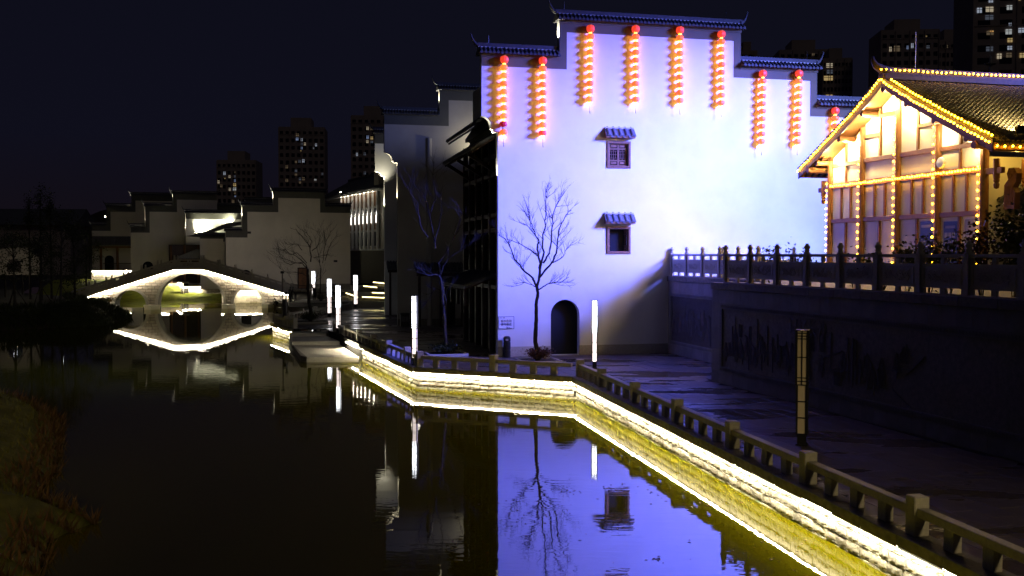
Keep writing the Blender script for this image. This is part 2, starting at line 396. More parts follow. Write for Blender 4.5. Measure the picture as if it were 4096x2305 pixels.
# ---- low granite railings along the quays
post_me = MB().bbox(-0.16, 0.16, -0.16, 0.16, 0, 0.76, 0.02).mesh('post', granite)
block_me = MB().bbox(-0.15, 0.15, -0.09, 0.09, 0, 0.385, 0.012).mesh('baluster_block', granite)
pn = MB()
for sgn, ax in ((-1, 'y'), (1, 'y'), (-1, 'x'), (1, 'x')):
    for (c0, c1, z0, z1) in ((-0.10, 0.10, 0.62, 0.635), (-0.10, 0.10, 0.14, 0.155), (-0.10, -0.085, 0.155, 0.62), (0.085, 0.10, 0.155, 0.62)):
        if ax == 'y': pn.box(c0, c1, sgn*0.157 - 0.006, sgn*0.157 + 0.006, z0, z1)
        else: pn.box(sgn*0.157 - 0.006, sgn*0.157 + 0.006, c0, c1, z0, z1)
panel_edge_me = pn.mesh('post_moulding', granite)
def railing(pl, posts, label, y=0.2, blocks_per=3, first=True, last=True, z=0.0):
    t = thing('stone_railing', label, 'railing', (pl.o.x, pl.o.y, z), pl.a)
    for i, s in enumerate(posts):
        if (i == 0 and not first) or (i == len(posts)-1 and not last): continue
        p = put('post', post_me, t, (s, y, 0)); put('post_moulding', panel_edge_me, p)
    for a, b in zip(posts[:-1], posts[1:]):
        MB().bbox(a + 0.155, b - 0.155, y - 0.11, y + 0.11, 0.385, 0.56, 0.015).build('rail', granite, t)
        n = blocks_per
        for k in range(n):
            put('baluster_block', block_me, t, (a + (b - a) * (k + 1) / (n + 1), y, 0))
    return t
def s_of(pl, u, v, z=0.76): p = G(u, v, z); return (p - pl.o).dot(pl.ex)
pr = [0.05] + [s_of(qr, u, v) for u, v in ((2439, 1472), (2600, 1532), (2767, 1593), (3009, 1680), (3346, 1800), (3817, 1975))]
dlt = (pr[-1] - pr[1]) / 5
pr = [0.05] + [pr[1] + dlt * k for k in range(9)]
railing(qr, pr, 'long stone railing with square posts along the lit quay on the right')
railing(qm, [0.0, LM / 2 - 0.05, LM - 0.1], 'short stone railing with three posts facing the camera before the blue wall', first=False, last=False)
pf = [s_of(ql, u, v) for u, v in ((1326, 1283), (1366, 1299), (1411, 1318), (1466, 1339), (1528, 1361), (1596, 1388))]
railing(ql, pf + [LL - 0.05], 'stone railing with bluish lit posts running back beside the water steps')
qd, LD = along(Q5, Q7)
nfar = 6
railing(qd, [0.5 + (LD - 1.0) * k / nfar for k in range(nfar + 1)], 'far pale railing crossing behind the planted tree to the small lamp', y=0.25, blocks_per=4)
railing(qe, [0.45, 3.6, LE - 0.3], 'dark stub of railing above the short lit quay beside the tall pole', y=0.25, blocks_per=3)

# ---- paving: slabs laid in rows
pave_poly = [Q0, Q1, Q2, N1, N2, Q5, Q7, (-9, 104), (2, 88), (6, 62), (8.6, 55), (11.4, 43.1), (8.6, 42.3), (13.2, 25.6), (19.5, 3.0)]
def inside(p, poly):
    c = False; j = len(poly) - 1
    for i in range(len(poly)):
        a, b = poly[i], poly[j]
        if (a[1] > p[1]) != (b[1] > p[1]) and p[0] < (b[0]-a[0]) * (p[1]-a[1]) / (b[1]-a[1]) + a[0]: c = not c
        j = i
    return c
pv = sheet('pavement', pave_poly, [], -0.022, mortar)
inner = []
n = len(pave_poly); cxm = (0.0, 50.0)
ang = R(-76); ea, eb = (cos(ang), sin(ang)), (-sin(ang), cos(ang))
slabs = []
SW, SH = 1.2, 0.6
for i in range(-75, 50):
    for j in range(-40, 50):
        x0 = i * SW + (0.6 if j % 2 else 0); y0 = j * SH
        cc = [(x0 + a, y0 + b) for a, b in ((0, 0), (SW, 0), (SW, SH), (0, SH))]
        wc = [(p[0]*ea[0] + p[1]*eb[0], 45 + p[0]*ea[1] + p[1]*eb[1]) for p in cc]
        ins = [inside(p, pave_poly) for p in wc]
        if not any(ins): continue
        ctr = (sum(p[0] for p in wc)/4, sum(p[1] for p in wc)/4)
        if ctr[1] < 9 or abs(ctr[0]) > ctr[1] * 0.56: continue
        slabs.append((math.hypot(*ctr), wc, ctr, all(ins)))
slabs.sort(key=lambda q: q[0])
slab_me = MB().bbox(0.006, SW - 0.006, 0.006, SH - 0.006, -0.03, 0.0, 0.006).mesh('paving_slab', paving)
rest = MB(); k = 0
for d, wc, ctr, full in slabs:
    if not full:
        # cut the edge slabs to the paving outline by dropping corners outside (small overlaps hide under coping)
        if not inside(ctr, pave_poly): continue
        wc = [(p if inside(p, pave_poly) else (ctr[0] + (p[0]-ctr[0])*0.35, ctr[1] + (p[1]-ctr[1])*0.35)) for p in wc]
        rest.add([(p[0], p[1], -0.004) for p in wc], [(0, 1, 2, 3)]); continue
    if k < 300:
        put('paving_slab', slab_me, pv, (wc[0][0], wc[0][1], rnd.uniform(-0.004, 0.003)), rz=ang); k += 1
    else:
        g = 0.006; q = [(p[0] + (ctr[0]-p[0])*0.012, p[1] + (ctr[1]-p[1])*0.012) for p in wc]
        dz = rnd.uniform(-0.004, 0.003)
        rest.add([(p[0], p[1], dz) for p in q] + [(p[0], p[1], -0.02) for p in q], [(0,1,2,3), (0,4,5,1), (1,5,6,2), (2,6,7,3), (3,7,4,0)])
rest.build('paving_field', paving, pv, kind='stuff')

# ---- stepped landing cut into the quay
t = thing('water_steps', 'wide stone landing stepping down to the water beside the railing', 'steps')
def slab_poly(pts, z0, z1, m, name): MB().prism(pts, z0, z1, 'z').build(name, m, t)
fl, fr = G(1227, 1450, WZ), Vector((-8.95, 58.9, 0))
A0, A1 = (fl.x, fl.y), (fr.x - 0.15, fr.y)
B0, B1 = G(1168, 1381, -0.70), G(1359, 1381, -0.70)
C0, C1 = G(1158, 1346, -0.45), G(1306, 1346, -0.45)
slab_poly([A0, A1, (B1.x - 0.05, B1.y + 0.4), (B0.x - 0.1, B0.y + 0.4)], -1.4, -0.70, granite, 'step')
slab_poly([(B0.x, B0.y), (B1.x, B1.y), (C1.x, C1.y + 0.4), (C0.x, C0.y + 0.4)], -1.4, -0.45, granite, 'step')
slab_poly([(C0.x, C0.y), (C1.x, C1.y), (-13.0, 72.4), (-15.9, 72.4)], -1.4, -0.22, granite, 'step')
slab_poly([(A0[0] - 0.45, A0[1] + 0.4), A0, (B0.x, B0.y), (C0.x, C0.y), (-15.9, 72.4), (-16.3, 72.4)], -1.3, -0.66, granite_dk, 'side_kerb')
MB().prism([(A0[0] + 0.05, A0[1] - 0.14), (A1[0], A1[1] - 0.14), (A1[0], A1[1] + 0.2), (A0[0] + 0.05, A0[1] + 0.2)], -0.86, -0.695, 'z').build('front_slab', granite, t)
MB().box(7.6, 11.6, -0.06, -0.03, -0.30, -0.272).build('light_strip', led_w, t, ql.o, rz=ql.a)

# ---- banks: sloping turf at the near left and under the dark trees
def bank(name, pts, m, width, rise, seed, inward, kind='structure'):
    r = random.Random(seed); pts = [Vector((p[0], p[1])) for p in pts]; P = []
    for a, b in zip(pts[:-1], pts[1:]):
        k = max(2, int((b - a).length / 0.7))
        P += [a.lerp(b, i / k) for i in range(k)]
    P.append(pts[-1]); N = []; m_ = len(P)
    for i in range(m_):
        d = P[min(i+4, m_-1)] - P[max(i-4, 0)]; d.normalize(); N.append(Vector((-d.y, d.x)) * inward)
    rows = [0, 0.25, 0.7, 1.4, 2.4, 4, 7, 12, width]; vs = []; fs = []
    for i, (p, q) in enumerate(zip(P, N)):
        for j, w in enumerate(rows):
            z = WZ - 0.15 + (rise + 0.15) * min(1, (w / 4.0)) ** 0.65 + (r.uniform(-0.06, 0.06) if j else 0)
            o = p + q * (w + r.uniform(-0.08, 0.08)); vs.append((o.x, o.y, z))
    n = len(rows)
    for i in range(m_ - 1):
        for j in range(n - 1): fs.append((i*n+j, i*n+j+1, (i+1)*n+j+1, (i+1)*n+j))
    return MB().add(vs, fs).build(name, m, smooth=True, kind=kind), P, N
def tufts(name, P, N, m, cnt, hmin, hmax, wmax, rise, seed, kind='stuff'):
    r = random.Random(seed); b = MB()
    for _ in range(cnt):
        i = r.randrange(len(P)); w = r.random() ** 1.6 * wmax; p = P[i] + N[i] * w
        z = WZ - 0.15 + (rise + 0.15) * min(1, w / 4.0) ** 0.65
        h = r.uniform(hmin, hmax); a = r.uniform(0, 2*PI); k = h * 0.10; ln = h * r.uniform(0.2, 0.9); c = r.uniform(0, 2*PI)
        b.add([(p.x + k*cos(a), p.y + k*sin(a), z), (p.x - k*cos(a), p.y - k*sin(a), z), (p.x + ln*cos(c), p.y + ln*sin(c), z + h)], [(0, 1, 2)])
    return b.build(name, m, kind=kind)
_, P, N = bank('grass_bank', shore_left[:11], grass_m, 22, 1.5, 11, 1)
tufts('turf_blades', P, N, grass_m, 9000, 0.10, 0.30, 9, 1.5, 12)
tufts('dry_reeds', P, N, grass_br, 4500, 0.15, 0.5, 0.8, 1.5, 13)
_, P2, N2_ = bank('wooded_bank', [(-60, 64)] + far_bank, earth, 22, 1.3, 14, 1)
tufts('bank_shrubbery', P2, N2_, leaf_dk, 14000, 0.15, 0.7, 5, 1.6, 15)

# floating leaves
b = MB(); r = random.Random(5)
for cu, cv, sp, k in ((2140, 2058, 60, 26), (2260, 1965, 30, 10), (2470, 1950, 30, 8), (2640, 1970, 40, 14), (2230, 1690, 40, 16), (2500, 1945, 30, 8), (2620, 2240, 40, 10), (2260, 1960, 25, 8), (3180, 2190, 120, 14), (2830, 2010, 40, 8), (1800, 1970, 300, 20), (2500, 2100, 400, 24)):
    for _ in range(k):
        p = G(cu + r.gauss(0, sp), cv + r.gauss(0, sp * 0.25), WZ + 0.006); a = r.uniform(0, PI); q = r.uniform(0.02, 0.06)
        b.add([(p.x + q*cos(a), p.y + q*sin(a), p.z), (p.x - q*0.5*sin(a), p.y + q*0.5*cos(a), p.z + 0.004), (p.x - q*cos(a), p.y - q*sin(a), p.z), (p.x + q*0.5*sin(a), p.y - q*0.5*cos(a), p.z + 0.002)], [(0, 1, 2, 3)])
b.build('floating_leaves', leaf_red, kind='stuff')

# dark hill beyond the trees
vs = []; fs = []; r = random.Random(9)
for i in range(60):
    x = -900 + i * 14; hz = 38 + 14 * sin(i * 0.23) + 8 * sin(i * 0.61 + 1) + r.uniform(-2, 2)
    vs += [(x, 1100, -5), (x, 1130, max(hz * (1 if i < 52 else (60 - i) / 8), 2)), (x, 1300, -5)]
for i in range(59):
    for j in range(2): fs.append((i*3+j, i*3+j+1, (i+1)*3+j+1, (i+1)*3+j))
MB().add(vs, fs).build('wooded_hill', earth, kind='structure', smooth=True)

# ================================================================ HORSE-HEAD GABLE HOUSES
HC = 0.60     # height of the tiled wall cap
tp = MB()     # one cap tile: a half-round row running down the slope with a fan-shaped drip at its foot
def tile_parts(mb, x, y0, y1, z0, z1, r, n=6):
    k = []
    for (y, z) in ((y0, z0), (y1, z1)):
        k += [(x + r*cos(PI*i/n), y, z + r*sin(PI*i/n)) for i in range(n + 1)]
    m = n + 1; mb.add(k, [(i, i+1, m+i+1, m+i) for i in range(n)] + [tuple(range(n, -1, -1)), tuple(m+i for i in range(m))])
    fan = [(x + 0.095*cos(PI + PI*i/6), y0 - 0.012, z0 + 0.085*sin(PI + PI*i/6)) for i in range(7)] 
    fan += [(p[0], y0 + 0.008, p[2]) for p in fan]
    mb.add(fan, [tuple(range(7)), tuple(range(13, 6, -1))] + [(i, i+1, i+8, i+7) for i in range(6)])
tile_parts(tp, 0, -0.36, 0.10, 0.05, 0.33, 0.07)
cap_tile_me = tp.mesh('roof_tile', tile_cap)

def horn(pl_y, s, z, sg, size=0.75):
    pts = []; rad = []
    for i in range(9):
        t = i / 8
        pts.append((s + sg * size * (0.75 * t + 0.0 * t), pl_y, z + size * (0.02 + 0.95 * t ** 2.4))); rad.append(0.13 * (1 - t) ** 0.8 * size / 0.75 + 0.025)
    pts.append((s + sg * size * 0.66, pl_y, z + size * 1.08)); rad.append(0.015)
    return MB().tube(pts, rad, 7)

def gable_house(name, label, pl, tiers, base_z, th, wallm, bandm, hb=0.6, wb=0.4, tiles='join', depth=8.0, cat='house', group=None, holes=(), notch=None, sides=(True, True), notch_m=None, rods=(), horn_size=0.62, body_m=None, rest_top=None, band_in=True):
    """tiers: (u0, u1, v of the ridge at mid) read off the photograph, left to right"""
    t = thing(name, label, cat, pl.o, pl.a, group)
    T = []
    for u0, u1, v in tiers:
        s0, _ = pl.hit(u0, v); s1, _ = pl.hit(u1, v); _, z = pl.hit((u0 + u1) / 2, v); T.append([s0, s1, z - HC])
    for a, b in zip(T[:-1], T[1:]):
        m = (a[1] + b[0]) / 2; a[1] = m; b[0] = m
    poly = []
    if notch:     # moulded overhang at the upper left: (s lower edge, z where it starts, z where it ends)
        sl, zl, zu = notch; su = T[0][0]; w = sl - su; h = zu - zl
        poly += [(sl, base_z), (sl, zl), (sl - 0.04, zl), (sl - 0.04, zl + 0.02), (sl - 0.30*w, zl + 0.02), (sl - 0.30*w, zl + 0.16*h), (sl - 0.42*w, zl + 0.2*h), (sl - 0.42*w, zl + 0.36*h)]
        for i in range(1, 8):
            a = PI/2 * i / 8; poly.append((sl - 0.42*w - 0.58*w*(1 - cos(a)), zl + 0.36*h + 0.64*h*sin(a)))
        poly.append((su, zu))
    else: poly.append((T[0][0], base_z))
    for i, (s0, s1, z) in enumerate(T): poly += [(s0, z), (s1, z)]
    poly.append((T[-1][1], base_z))
    wall = MB().prism(poly, 0, th, 'y', holes).build('wall', wallm, t)
    # grey painted band under the caps, following the steps
    for i, (s0, s1, z) in enumerate(T):
        x0, x1 = s0, s1
        if i > 0 and T[i-1][2] > z: x0 = s0 - 0.0
        bm_ = MB(); n_l = i > 0 and T[i-1][2] < z; n_r = i < len(T)-1 and T[i+1][2] < z
        bx0 = x0 - (wb if (i > 0 and T[i-1][2] > z and band_in) else 0); bx1 = x1 + (wb if (i < len(T)-1 and T[i+1][2] > z and band_in) else 0)
        bm_.box(bx0, bx1, -0.02, 0.0, z - hb, z)
        if n_l: bm_.box(x0, x0 + wb, -0.02, 0.0, T[i-1][2], z - hb)
        if n_r: bm_.box(x1 - wb, x1, -0.02, 0.0, T[i+1][2], z - hb)
        bm_.build('painted_band', bandm, t)
        MB().box(x0 - 0.03, x1 + 0.03, -0.07, -0.021, z - 0.07, z + 0.0).box(x0 - 0.03, x1 + 0.03, -0.05, -0.021, z - 0.16, z - 0.071).build('brick_moulding', bandm, t)
        cap = MB()
        yc = th / 2
        fl = i == 0 or T[i-1][2] < z; fr_ = i == len(T)-1 or T[i+1][2] < z
        cx0 = x0 - (0.16 if fl else -0.01); cx1 = x1 + (0.16 if fr_ else -0.01)
        cap.prism([(-0.33, z + 0.0), (-0.33, z + 0.05), (yc - 0.09, z + 0.34), (yc + 0.09, z + 0.34), (th + 0.33, z + 0.05), (th + 0.33, z + 0.0)], cx0, cx1, 'x')
        cap.box(cx0, cx1, yc - 0.085, yc + 0.085, z + 0.342, z + HC)
        c = cap.build('wall_cap', tile_cap, t)
        MB().box(cx0 + 0.02, cx1 - 0.02, yc - 0.11, yc - 0.087, z + 0.345, z + 0.40).build('mortar_line', tile_light, c)
        n = max(2, int((cx1 - cx0) / 0.213)); stp = (cx1 - cx0) / n
        if tiles == 'parts':
            for k in range(n): put('roof_tile', cap_tile_me, c, (cx0 + stp * (k + 0.5), rnd.uniform(-0.012, 0.012), z + rnd.uniform(-0.008, 0.008)))
        else:
            jm = MB()
            for k in range(n): tile_parts(jm, cx0 + stp * (k + 0.5), -0.36, yc - 0.1, z + 0.05, z + 0.33, 0.07, 3)
            jm.build('roof_tiles', tile_cap, c, kind='stuff')
        if fl and (i > 0 or sides[0]): horn(yc, cx0 + 0.1, z + HC - 0.16, -1, horn_size).build('ridge_horn', tile_cap, c, smooth=True)
        if fr_ and (i < len(T)-1 or sides[1]): horn(yc, cx1 - 0.1, z + HC - 0.16, 1, horn_size).build('ridge_horn', tile_cap, c, smooth=True)
    for s, z0, z1 in rods: MB().tube([(s, th/2, z0), (s, th/2, z1)], 0.012, 5).build('lightning_rod', black_m, t)
    if depth:
        top = min(q[2] for q in T) - 1.2 if rest_top is None else rest_top
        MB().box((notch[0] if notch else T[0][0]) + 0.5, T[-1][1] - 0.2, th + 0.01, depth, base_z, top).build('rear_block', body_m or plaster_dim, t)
        a, b2 = (notch[0] if notch else T[0][0]) + 0.3, T[-1][1] - 0.1
        MB().prism([(th + 0.02, top), (depth + 0.4, top - 0.2), (depth + 0.4, top), ((depth) / 2, top + 0.9), (th + 0.02, top + 0.8)], a, b2, 'x').build('rear_roof', tile_grey, t)
    return t, T

# ---------------------------------------------------------------- the big white house lit blue
pa = G(1992, 1428, 0)
PA = Pl(pa.x, pa.y, R(13.2))
def hs(pl, u, v, off=0): return pl.hit(u, v, off)
lw = [hs(PA, 2436, 916), hs(PA, 2513, 916), hs(PA, 2513, 1006), hs(PA, 2436, 1006)]
uw = [hs(PA, 2437, 574), hs(PA, 2513, 574), hs(PA, 2513, 665), hs(PA, 2437, 665)]
def arch_pts(s0, s1, z0, zt, n=14):
    r = (s1 - s0) / 2; zc = zt - r
    return [(s0, z0)] + [((s0+s1)/2 - r*cos(PI*i/n), zc + r*sin(PI*i/n)) for i in range(n+1)] + [(s1, z0)]
d0, d1 = hs(PA, 2203, 1416)[0], hs(PA, 2317, 1416)[0]; dzt = hs(PA, 2260, 1199)[1]
door_a = arch_pts(d0, d1, 0.03, dzt)
rect = lambda q: [(q[0][0], q[2][1]), (q[0][0], q[0][1]), (q[1][0], q[0][1]), (q[1][0], q[2][1])]
zl, zu = hs(PA, 1992, 531)[1], hs(PA, 1924, 463)[1]
rod = lambda u, v0, v1: (hs(PA, u, v0)[0], hs(PA, u, v0)[1] - 0.1, hs(PA, u, v1)[1])
HA, TA = gable_house('white_house', 'tall white stepped gable house washed in blue light behind the lantern strings', PA,
    [(1926, 2238, 176), (2238, 2963, 55.6), (2963, 3268, 230), (3268, 3560, 385)], 0.0, 0.45, plaster, band_grey, hb=0.62, wb=0.40, tiles='parts', depth=10.5,
    holes=[door_a, rect(lw), rect(uw)], notch=(0.0, zl, zu), rods=[rod(1958, 176, 137), rod(2262, 44, 3), rod(2911, 74, 38), rod(3236, 235, 200), rod(2911, 74, 38)], rest_top=12.6)
MB().box(0.6, 15.6, 0.47, 10.0, 13.6, 15.4).build('flood_blocker', plaster_old, HA)  # unseen blocks added to keep the blue flood off the grey house
MB().box(15.7, 21.5, 6.0, 10.0, 13.6, 15.1).build('flood_blocker', plaster_old, HA)
# stone plinth, split round the door
for a, b_ in ((0.0, d0 - 0.001), (d1 + 0.001, 11.2)):
    MB().box(a - 0.02, b_, -0.035, 0.0, 0.0, 0.52).build('plinth', granite, HA)
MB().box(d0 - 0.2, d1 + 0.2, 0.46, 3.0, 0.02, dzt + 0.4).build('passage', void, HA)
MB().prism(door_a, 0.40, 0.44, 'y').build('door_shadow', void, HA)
# windows: timber frame, lattice leaves, little tiled canopy
def lattice_leaf(mb, x0, x1, z0, z1, y=0.0):
    w = 0.045
    mb.box(x0, x0+w, y, y+0.05, z0, z1).box(x1-w, x1, y, y+0.05, z0, z1)
    for z in (z0, z0 + (z1-z0)*0.20, z0 + (z1-z0)*0.24, z0 + (z1-z0)*0.74, z0 + (z1-z0)*0.78, z1 - w): mb.box(x0+w, x1-w, y+0.002, y+0.048, z, z + w*0.8)
    for q in (0.02, 0.80): mb.box(x0+w+0.05, x1-w-0.05, y+0.012, y+0.035, z0 + (z1-z0)*q + 0.06, z0 + (z1-z0)*(q+0.17) - 0.02)
    a0, a1, b0, b1 = x0+w, x1-w, z0+(z1-z0)*0.28, z0+(z1-z0)*0.74
    for q in (0.25, 0.5, 0.75): mb.box(a0 + (a1-a0)*q - 0.008, a0 + (a1-a0)*q + 0.008, y+0.012, y+0.03, b0 + (0.06 if q != 0.5 else 0), b1 - (0.06 if q != 0.5 else 0))
    for q in (0.15, 0.5, 0.85): mb.box(a0, a1, y+0.014, y+0.028, b0 + (b1-b0)*q - 0.008, b0 + (b1-b0)*q + 0.008)
def shutter_window(q, opened):
    s0, s1, z1, z0 = q[0][0], q[1][0], q[0][1], q[2][1]
    f = MB(); w = 0.13
    f.bbox(s0 - w, s1 + w, -0.06, 0.05, z1, z1 + w, 0.012).bbox(s0 - w, s1 + w, -0.06, 0.05, z0 - w, z0, 0.012).bbox(s0 - w, s0, -0.055, 0.05, z0, z1, 0.012).bbox(s1, s1 + w, -0.055, 0.05, z0, z1, 0.012)
    win = f.build('window', wood_win, HA)
    MB().box(s0, s1, 0.30, 0.32, z0, z1).build('dark_room', void, win)
    m = (s0 + s1) / 2
    if not opened:
        a = MB(); lattice_leaf(a, s0 + 0.02, m - 0.004, z0 + 0.02, z1 - 0.02, 0.06); a.build('leaf', wood_win, win)
        a = MB(); lattice_leaf(a, m + 0.004, s1 - 0.09, z0 + 0.02, z1 - 0.02, 0.06); a.build('leaf', wood_win, win)
        MB().box(s0 + 0.03, s1 - 0.1, 0.125, 0.135, z0 + 0.03, z1 - 0.03).build('glass', tower_glass, win)
    else:
        for sg, xx in ((1, s0 + 0.02), (-1, s1 - 0.02)):
            a = MB(); lattice_leaf(a, 0, (s1 - s0)/2 - 0.03, z0 + 0.02, z1 - 0.02, -0.025)
            o = a.build('leaf', wood_win, win, (xx, 0.04, 0)); o.rotation_euler = (0, 0, sg * R(68) if sg > 0 else PI - R(68))
    # canopy
    ca = MB(); c0, c1 = s0 - 0.26, s1 + 0.28; zb = z1 + 0.27
    ca.prism([(0.0, zb), (-0.36, zb), (-0.36, zb + 0.08), (-0.02, zb + 0.5), (0.0, zb + 0.5)], c0, c1, 'x')
    cp = ca.build('canopy', wood_win, HA)
    rd = MB().prism([(-0.38, zb + 0.085), (-0.40, zb + 0.12), (-0.03, zb + 0.54), (0.0, zb + 0.54), (0.0, zb + 0.5), (-0.02, zb + 0.505)], c0 - 0.03, c1 + 0.03, 'x').build('tile_bed', tile_grey, cp)
    for k in range(5):
        tt = MB(); x = c0 + 0.14 + k * (c1 - c0 - 0.28) / 4
        for j in range(3):
            y0, y1 = -0.43 + 0.125*j, -0.43 + 0.125*j + 0.16; zz0 = zb + 0.10 + 0.142*j
            tile_me_ = [(x + 0.088*cos(PI*i/6) * (1 - 0.06*e_), y, z + 0.088*sin(PI*i/6)) for e_, (y, z) in enumerate(((y0, zz0 + 0.01), (y1, zz0 + 0.175))) for i in range(7)]
            tt.add(tile_me_, [(i, i+1, 8+i, 7+i) for i in range(6)] + [tuple(range(6, -1, -1)), tuple(range(7, 14))])
        tt.build('roof_tile', tile_grey, cp, smooth=False)
    for k in range(4):
        x = c0 + 0.14 + (k + 0.5) * (c1 - c0 - 0.28) / 4
        fan = [(x + 0.075*cos(PI + PI*i/6), -0.405, zb + 0.10 + 0.10*sin(PI + PI*i/6)) for i in range(7)]
        MB().add(fan + [(p[0], -0.385, p[2]) for p in fan], [tuple(range(7)), tuple(range(13, 6, -1))] + [(i, i+1, i+8, i+7) for i in range(6)]).build('drip_tile', tile_grey, cp)
    MB().tube([(c0, -0.05, zb + 0.55), (c1, -0.05, zb + 0.55)], 0.06, 6).build('ridge_roll', tile_light, cp)
shutter_window(uw, False)
shutter_window(lw, True)

# warning board on the wall
def warning_board(pl, u0, v0, u1, v1, label, parent_off=-0.012):
    a, b_ = hs(pl, u0, v0), hs(pl, u1, v1); cx_, cz_ = (a[0]+b_[0])/2, (a[1]+b_[1])/2; w, h = b_[0]-a[0], a[1]-b_[1]
    p = pl.w(cx_, parent_off, cz_)
    t = thing('warning_sign', label, 'sign', p, pl.a)
    MB().box(-w/2, w/2, -0.012, 0.006, -h/2, h/2).build('board', white_p, t)
    bd = MB(); e_ = 0.022 * w / 0.84
    bd.box(-w/2, w/2, -0.018, -0.0125, h/2 - e_, h/2).box(-w/2, w/2, -0.018, -0.0125, -h/2, -h/2 + e_).box(-w/2, -w/2 + e_, -0.018, -0.0125, -h/2 + e_, h/2 - e_).box(w/2 - e_, w/2, -0.018, -0.0125, -h/2 + e_, h/2 - e_)
    bd.build('border', ink, t)
    fs = w * 0.176
    textobj('临水危险', fs, ink, t, (-w*0.0, -0.016, h*0.13), (PI/2, 0, 0))
    textobj('请勿靠近', fs, ink, t, (-w*0.0, -0.016, -h*0.14), (PI/2, 0, 0))
    mk = MB()
    for i, (x, ww) in enumerate(((-0.40, 0.05), (-0.31, 0.05), (-0.20, 0.12))): mk.box(x*w, (x+ww)*w, -0.016, -0.0125, h*0.37, h*0.42)
    mk.build('small_print', band_grey, t)
    fi = MB()
    for x, hh in ((0.02, 0.15), (0.14, 0.12), (0.26, 0.06)):
        fi.prism([(x*w, -h/2 + e_), (x*w + 0.07*w, -h/2 + e_), (x*w + 0.065*w, -h/2 + e_ + hh*h*0.8), (x*w + 0.03*w, -h/2 + e_ + hh*h), (x*w - 0.01*w, -h/2 + e_ + hh*h), (x*w + 0.012*w, -h/2 + e_ + hh*h*0.7)], -0.017, -0.0125, 'y')
    fi.build('printed_figures', ink, t)
    return t
warning_board(PA, 1993, 1267, 2056, 1316, 'white warning board with blue border and two lines of characters on the blue wall')
pb_ = PA.w(0.42, -0.28, 0)
t = thing('litter_bin', 'slim black cylindrical bin below the warning board against the blue wall', 'bin', pb_)
MB().lathe([(0.17, 0), (0.19, 0.03), (0.19, 0.35), (0.175, 0.36), (0.175, 0.40), (0.19, 0.41), (0.19, 0.78), (0.175, 0.79), (0.175, 0.83), (0.19, 0.84), (0.19, 1.02), (0.13, 1.10), (0.0, 1.12)], 14).build('bin_body', black_m, t, smooth=False)
MB().box(-0.07, 0.07, -0.197, -0.185, 0.88, 0.98).build('slot', tile_light, t)

# ---------------------------------------------------------------- lanterns: nine strings of ten
OFF = -0.235
def lantern_me(r, h, m):
    prof = [(r*0.42, -h/2)] + [(r*(0.42 + 0.58*math.sqrt(max(0, 1 - abs(q)**2.4))), h/2*q) for q in (-0.85, -0.6, -0.3, 0, 0.3, 0.6, 0.85)] + [(r*0.42, h/2)]
    return MB().lathe(prof, 20, ribs=0.045).mesh('lantern', m)
L_me = lantern_me(0.205, 0.275, lan_red); L_top = lantern_me(0.225, 0.36, lan_top); L_off = lantern_me(0.205, 0.275, lan_off)
capl_me = MB().lathe([(0.085, -0.02), (0.09, 0.0), (0.085, 0.02)], 10).mesh('cap', gold)
glow_me = MB().lathe([(0.052, -0.062), (0.075, -0.02), (0.075, 0.02), (0.052, 0.062)], 8).mesh('lamp_bulb', lan_glow)
fun_me = MB().lathe([(0.09, -0.05), (0.05, -0.03), (0.04, 0.05)], 8).mesh('dead_bulb', gold)
strings = [(2016.8, 2013.5, 238.5, 529, 'leftmost lantern string with one dark crimson lantern near its foot'),
           (2171, 2171, 243, 532.5, 'lantern string second from the left with a deep red bottom lantern'),
           (2362, 2358, 115, 397, 'first lantern string of the tallest gable step, nearest its left edge'),
           (2543, 2542, 116.5, 398, 'second lantern string on the tallest step, above the left of the shuttered window'),
           (2719.5, 2719, 121, 403, 'third lantern string on the tallest step, right of the shuttered window'),
           (2886, 2884, 137, 412.5, 'last lantern string on the tallest gable step, beside its right edge'),
           (3051.5, 3045, 294.8, 566.5, 'left one of two lantern strings under the lower right gable step'),
           (3196, 3188.5, 294.8, 567.5, 'right one of two lantern strings under the lower right gable step'),
           (3342, 3337, 444, 716, 'rightmost lantern string, mostly hidden behind the brown gable roof')]
for si, (u0, u1, v0, v1, lb) in enumerate(strings):
    s0, z0 = hs(PA, u0, v0, OFF); s1, z1 = hs(PA, u1, v1, OFF)
    t = thing('lantern_string', lb, 'lanterns', PA.w(s0, OFF, z0), PA.a, 'red lantern strings hung on the white gable')
    MB().tube([(0, 0, 0.55), (0, 0, 0.1)], 0.01, 4).build('cord', black_m, t)
    for k in range(10):
        f = k / 9; x = (s1 - s0) * f + rnd.uniform(-0.012, 0.012); z = (z1 - z0) * f
        dark = si == 0 and k == 8
        o = put('lantern', L_top if k == 0 or (si == 1 and k == 9) else (L_off if dark else L_me), t, (x, 0, z))
        if si == 1 and k == 9: o.scale = (0.93, 0.93, 0.78)
        hh = 0.18 if k == 0 else 0.1375
        put('cap', capl_me, o, (0, 0, hh + 0.012)); put('cap', capl_me, o, (0, 0, -hh - 0.012))
        put('dead_bulb' if dark else 'lamp_bulb', fun_me if dark else glow_me, o, (0, 0, -hh - 0.075))
    x = s1 - s0; z = z1 - z0
    MB().tube([(x, 0, z - 0.24), (x, 0, z - 0.62), (x + 0.02, 0, z - 0.75)], [0.008, 0.012, 0.016], 5).build('tassel', wood_dk, t)
    
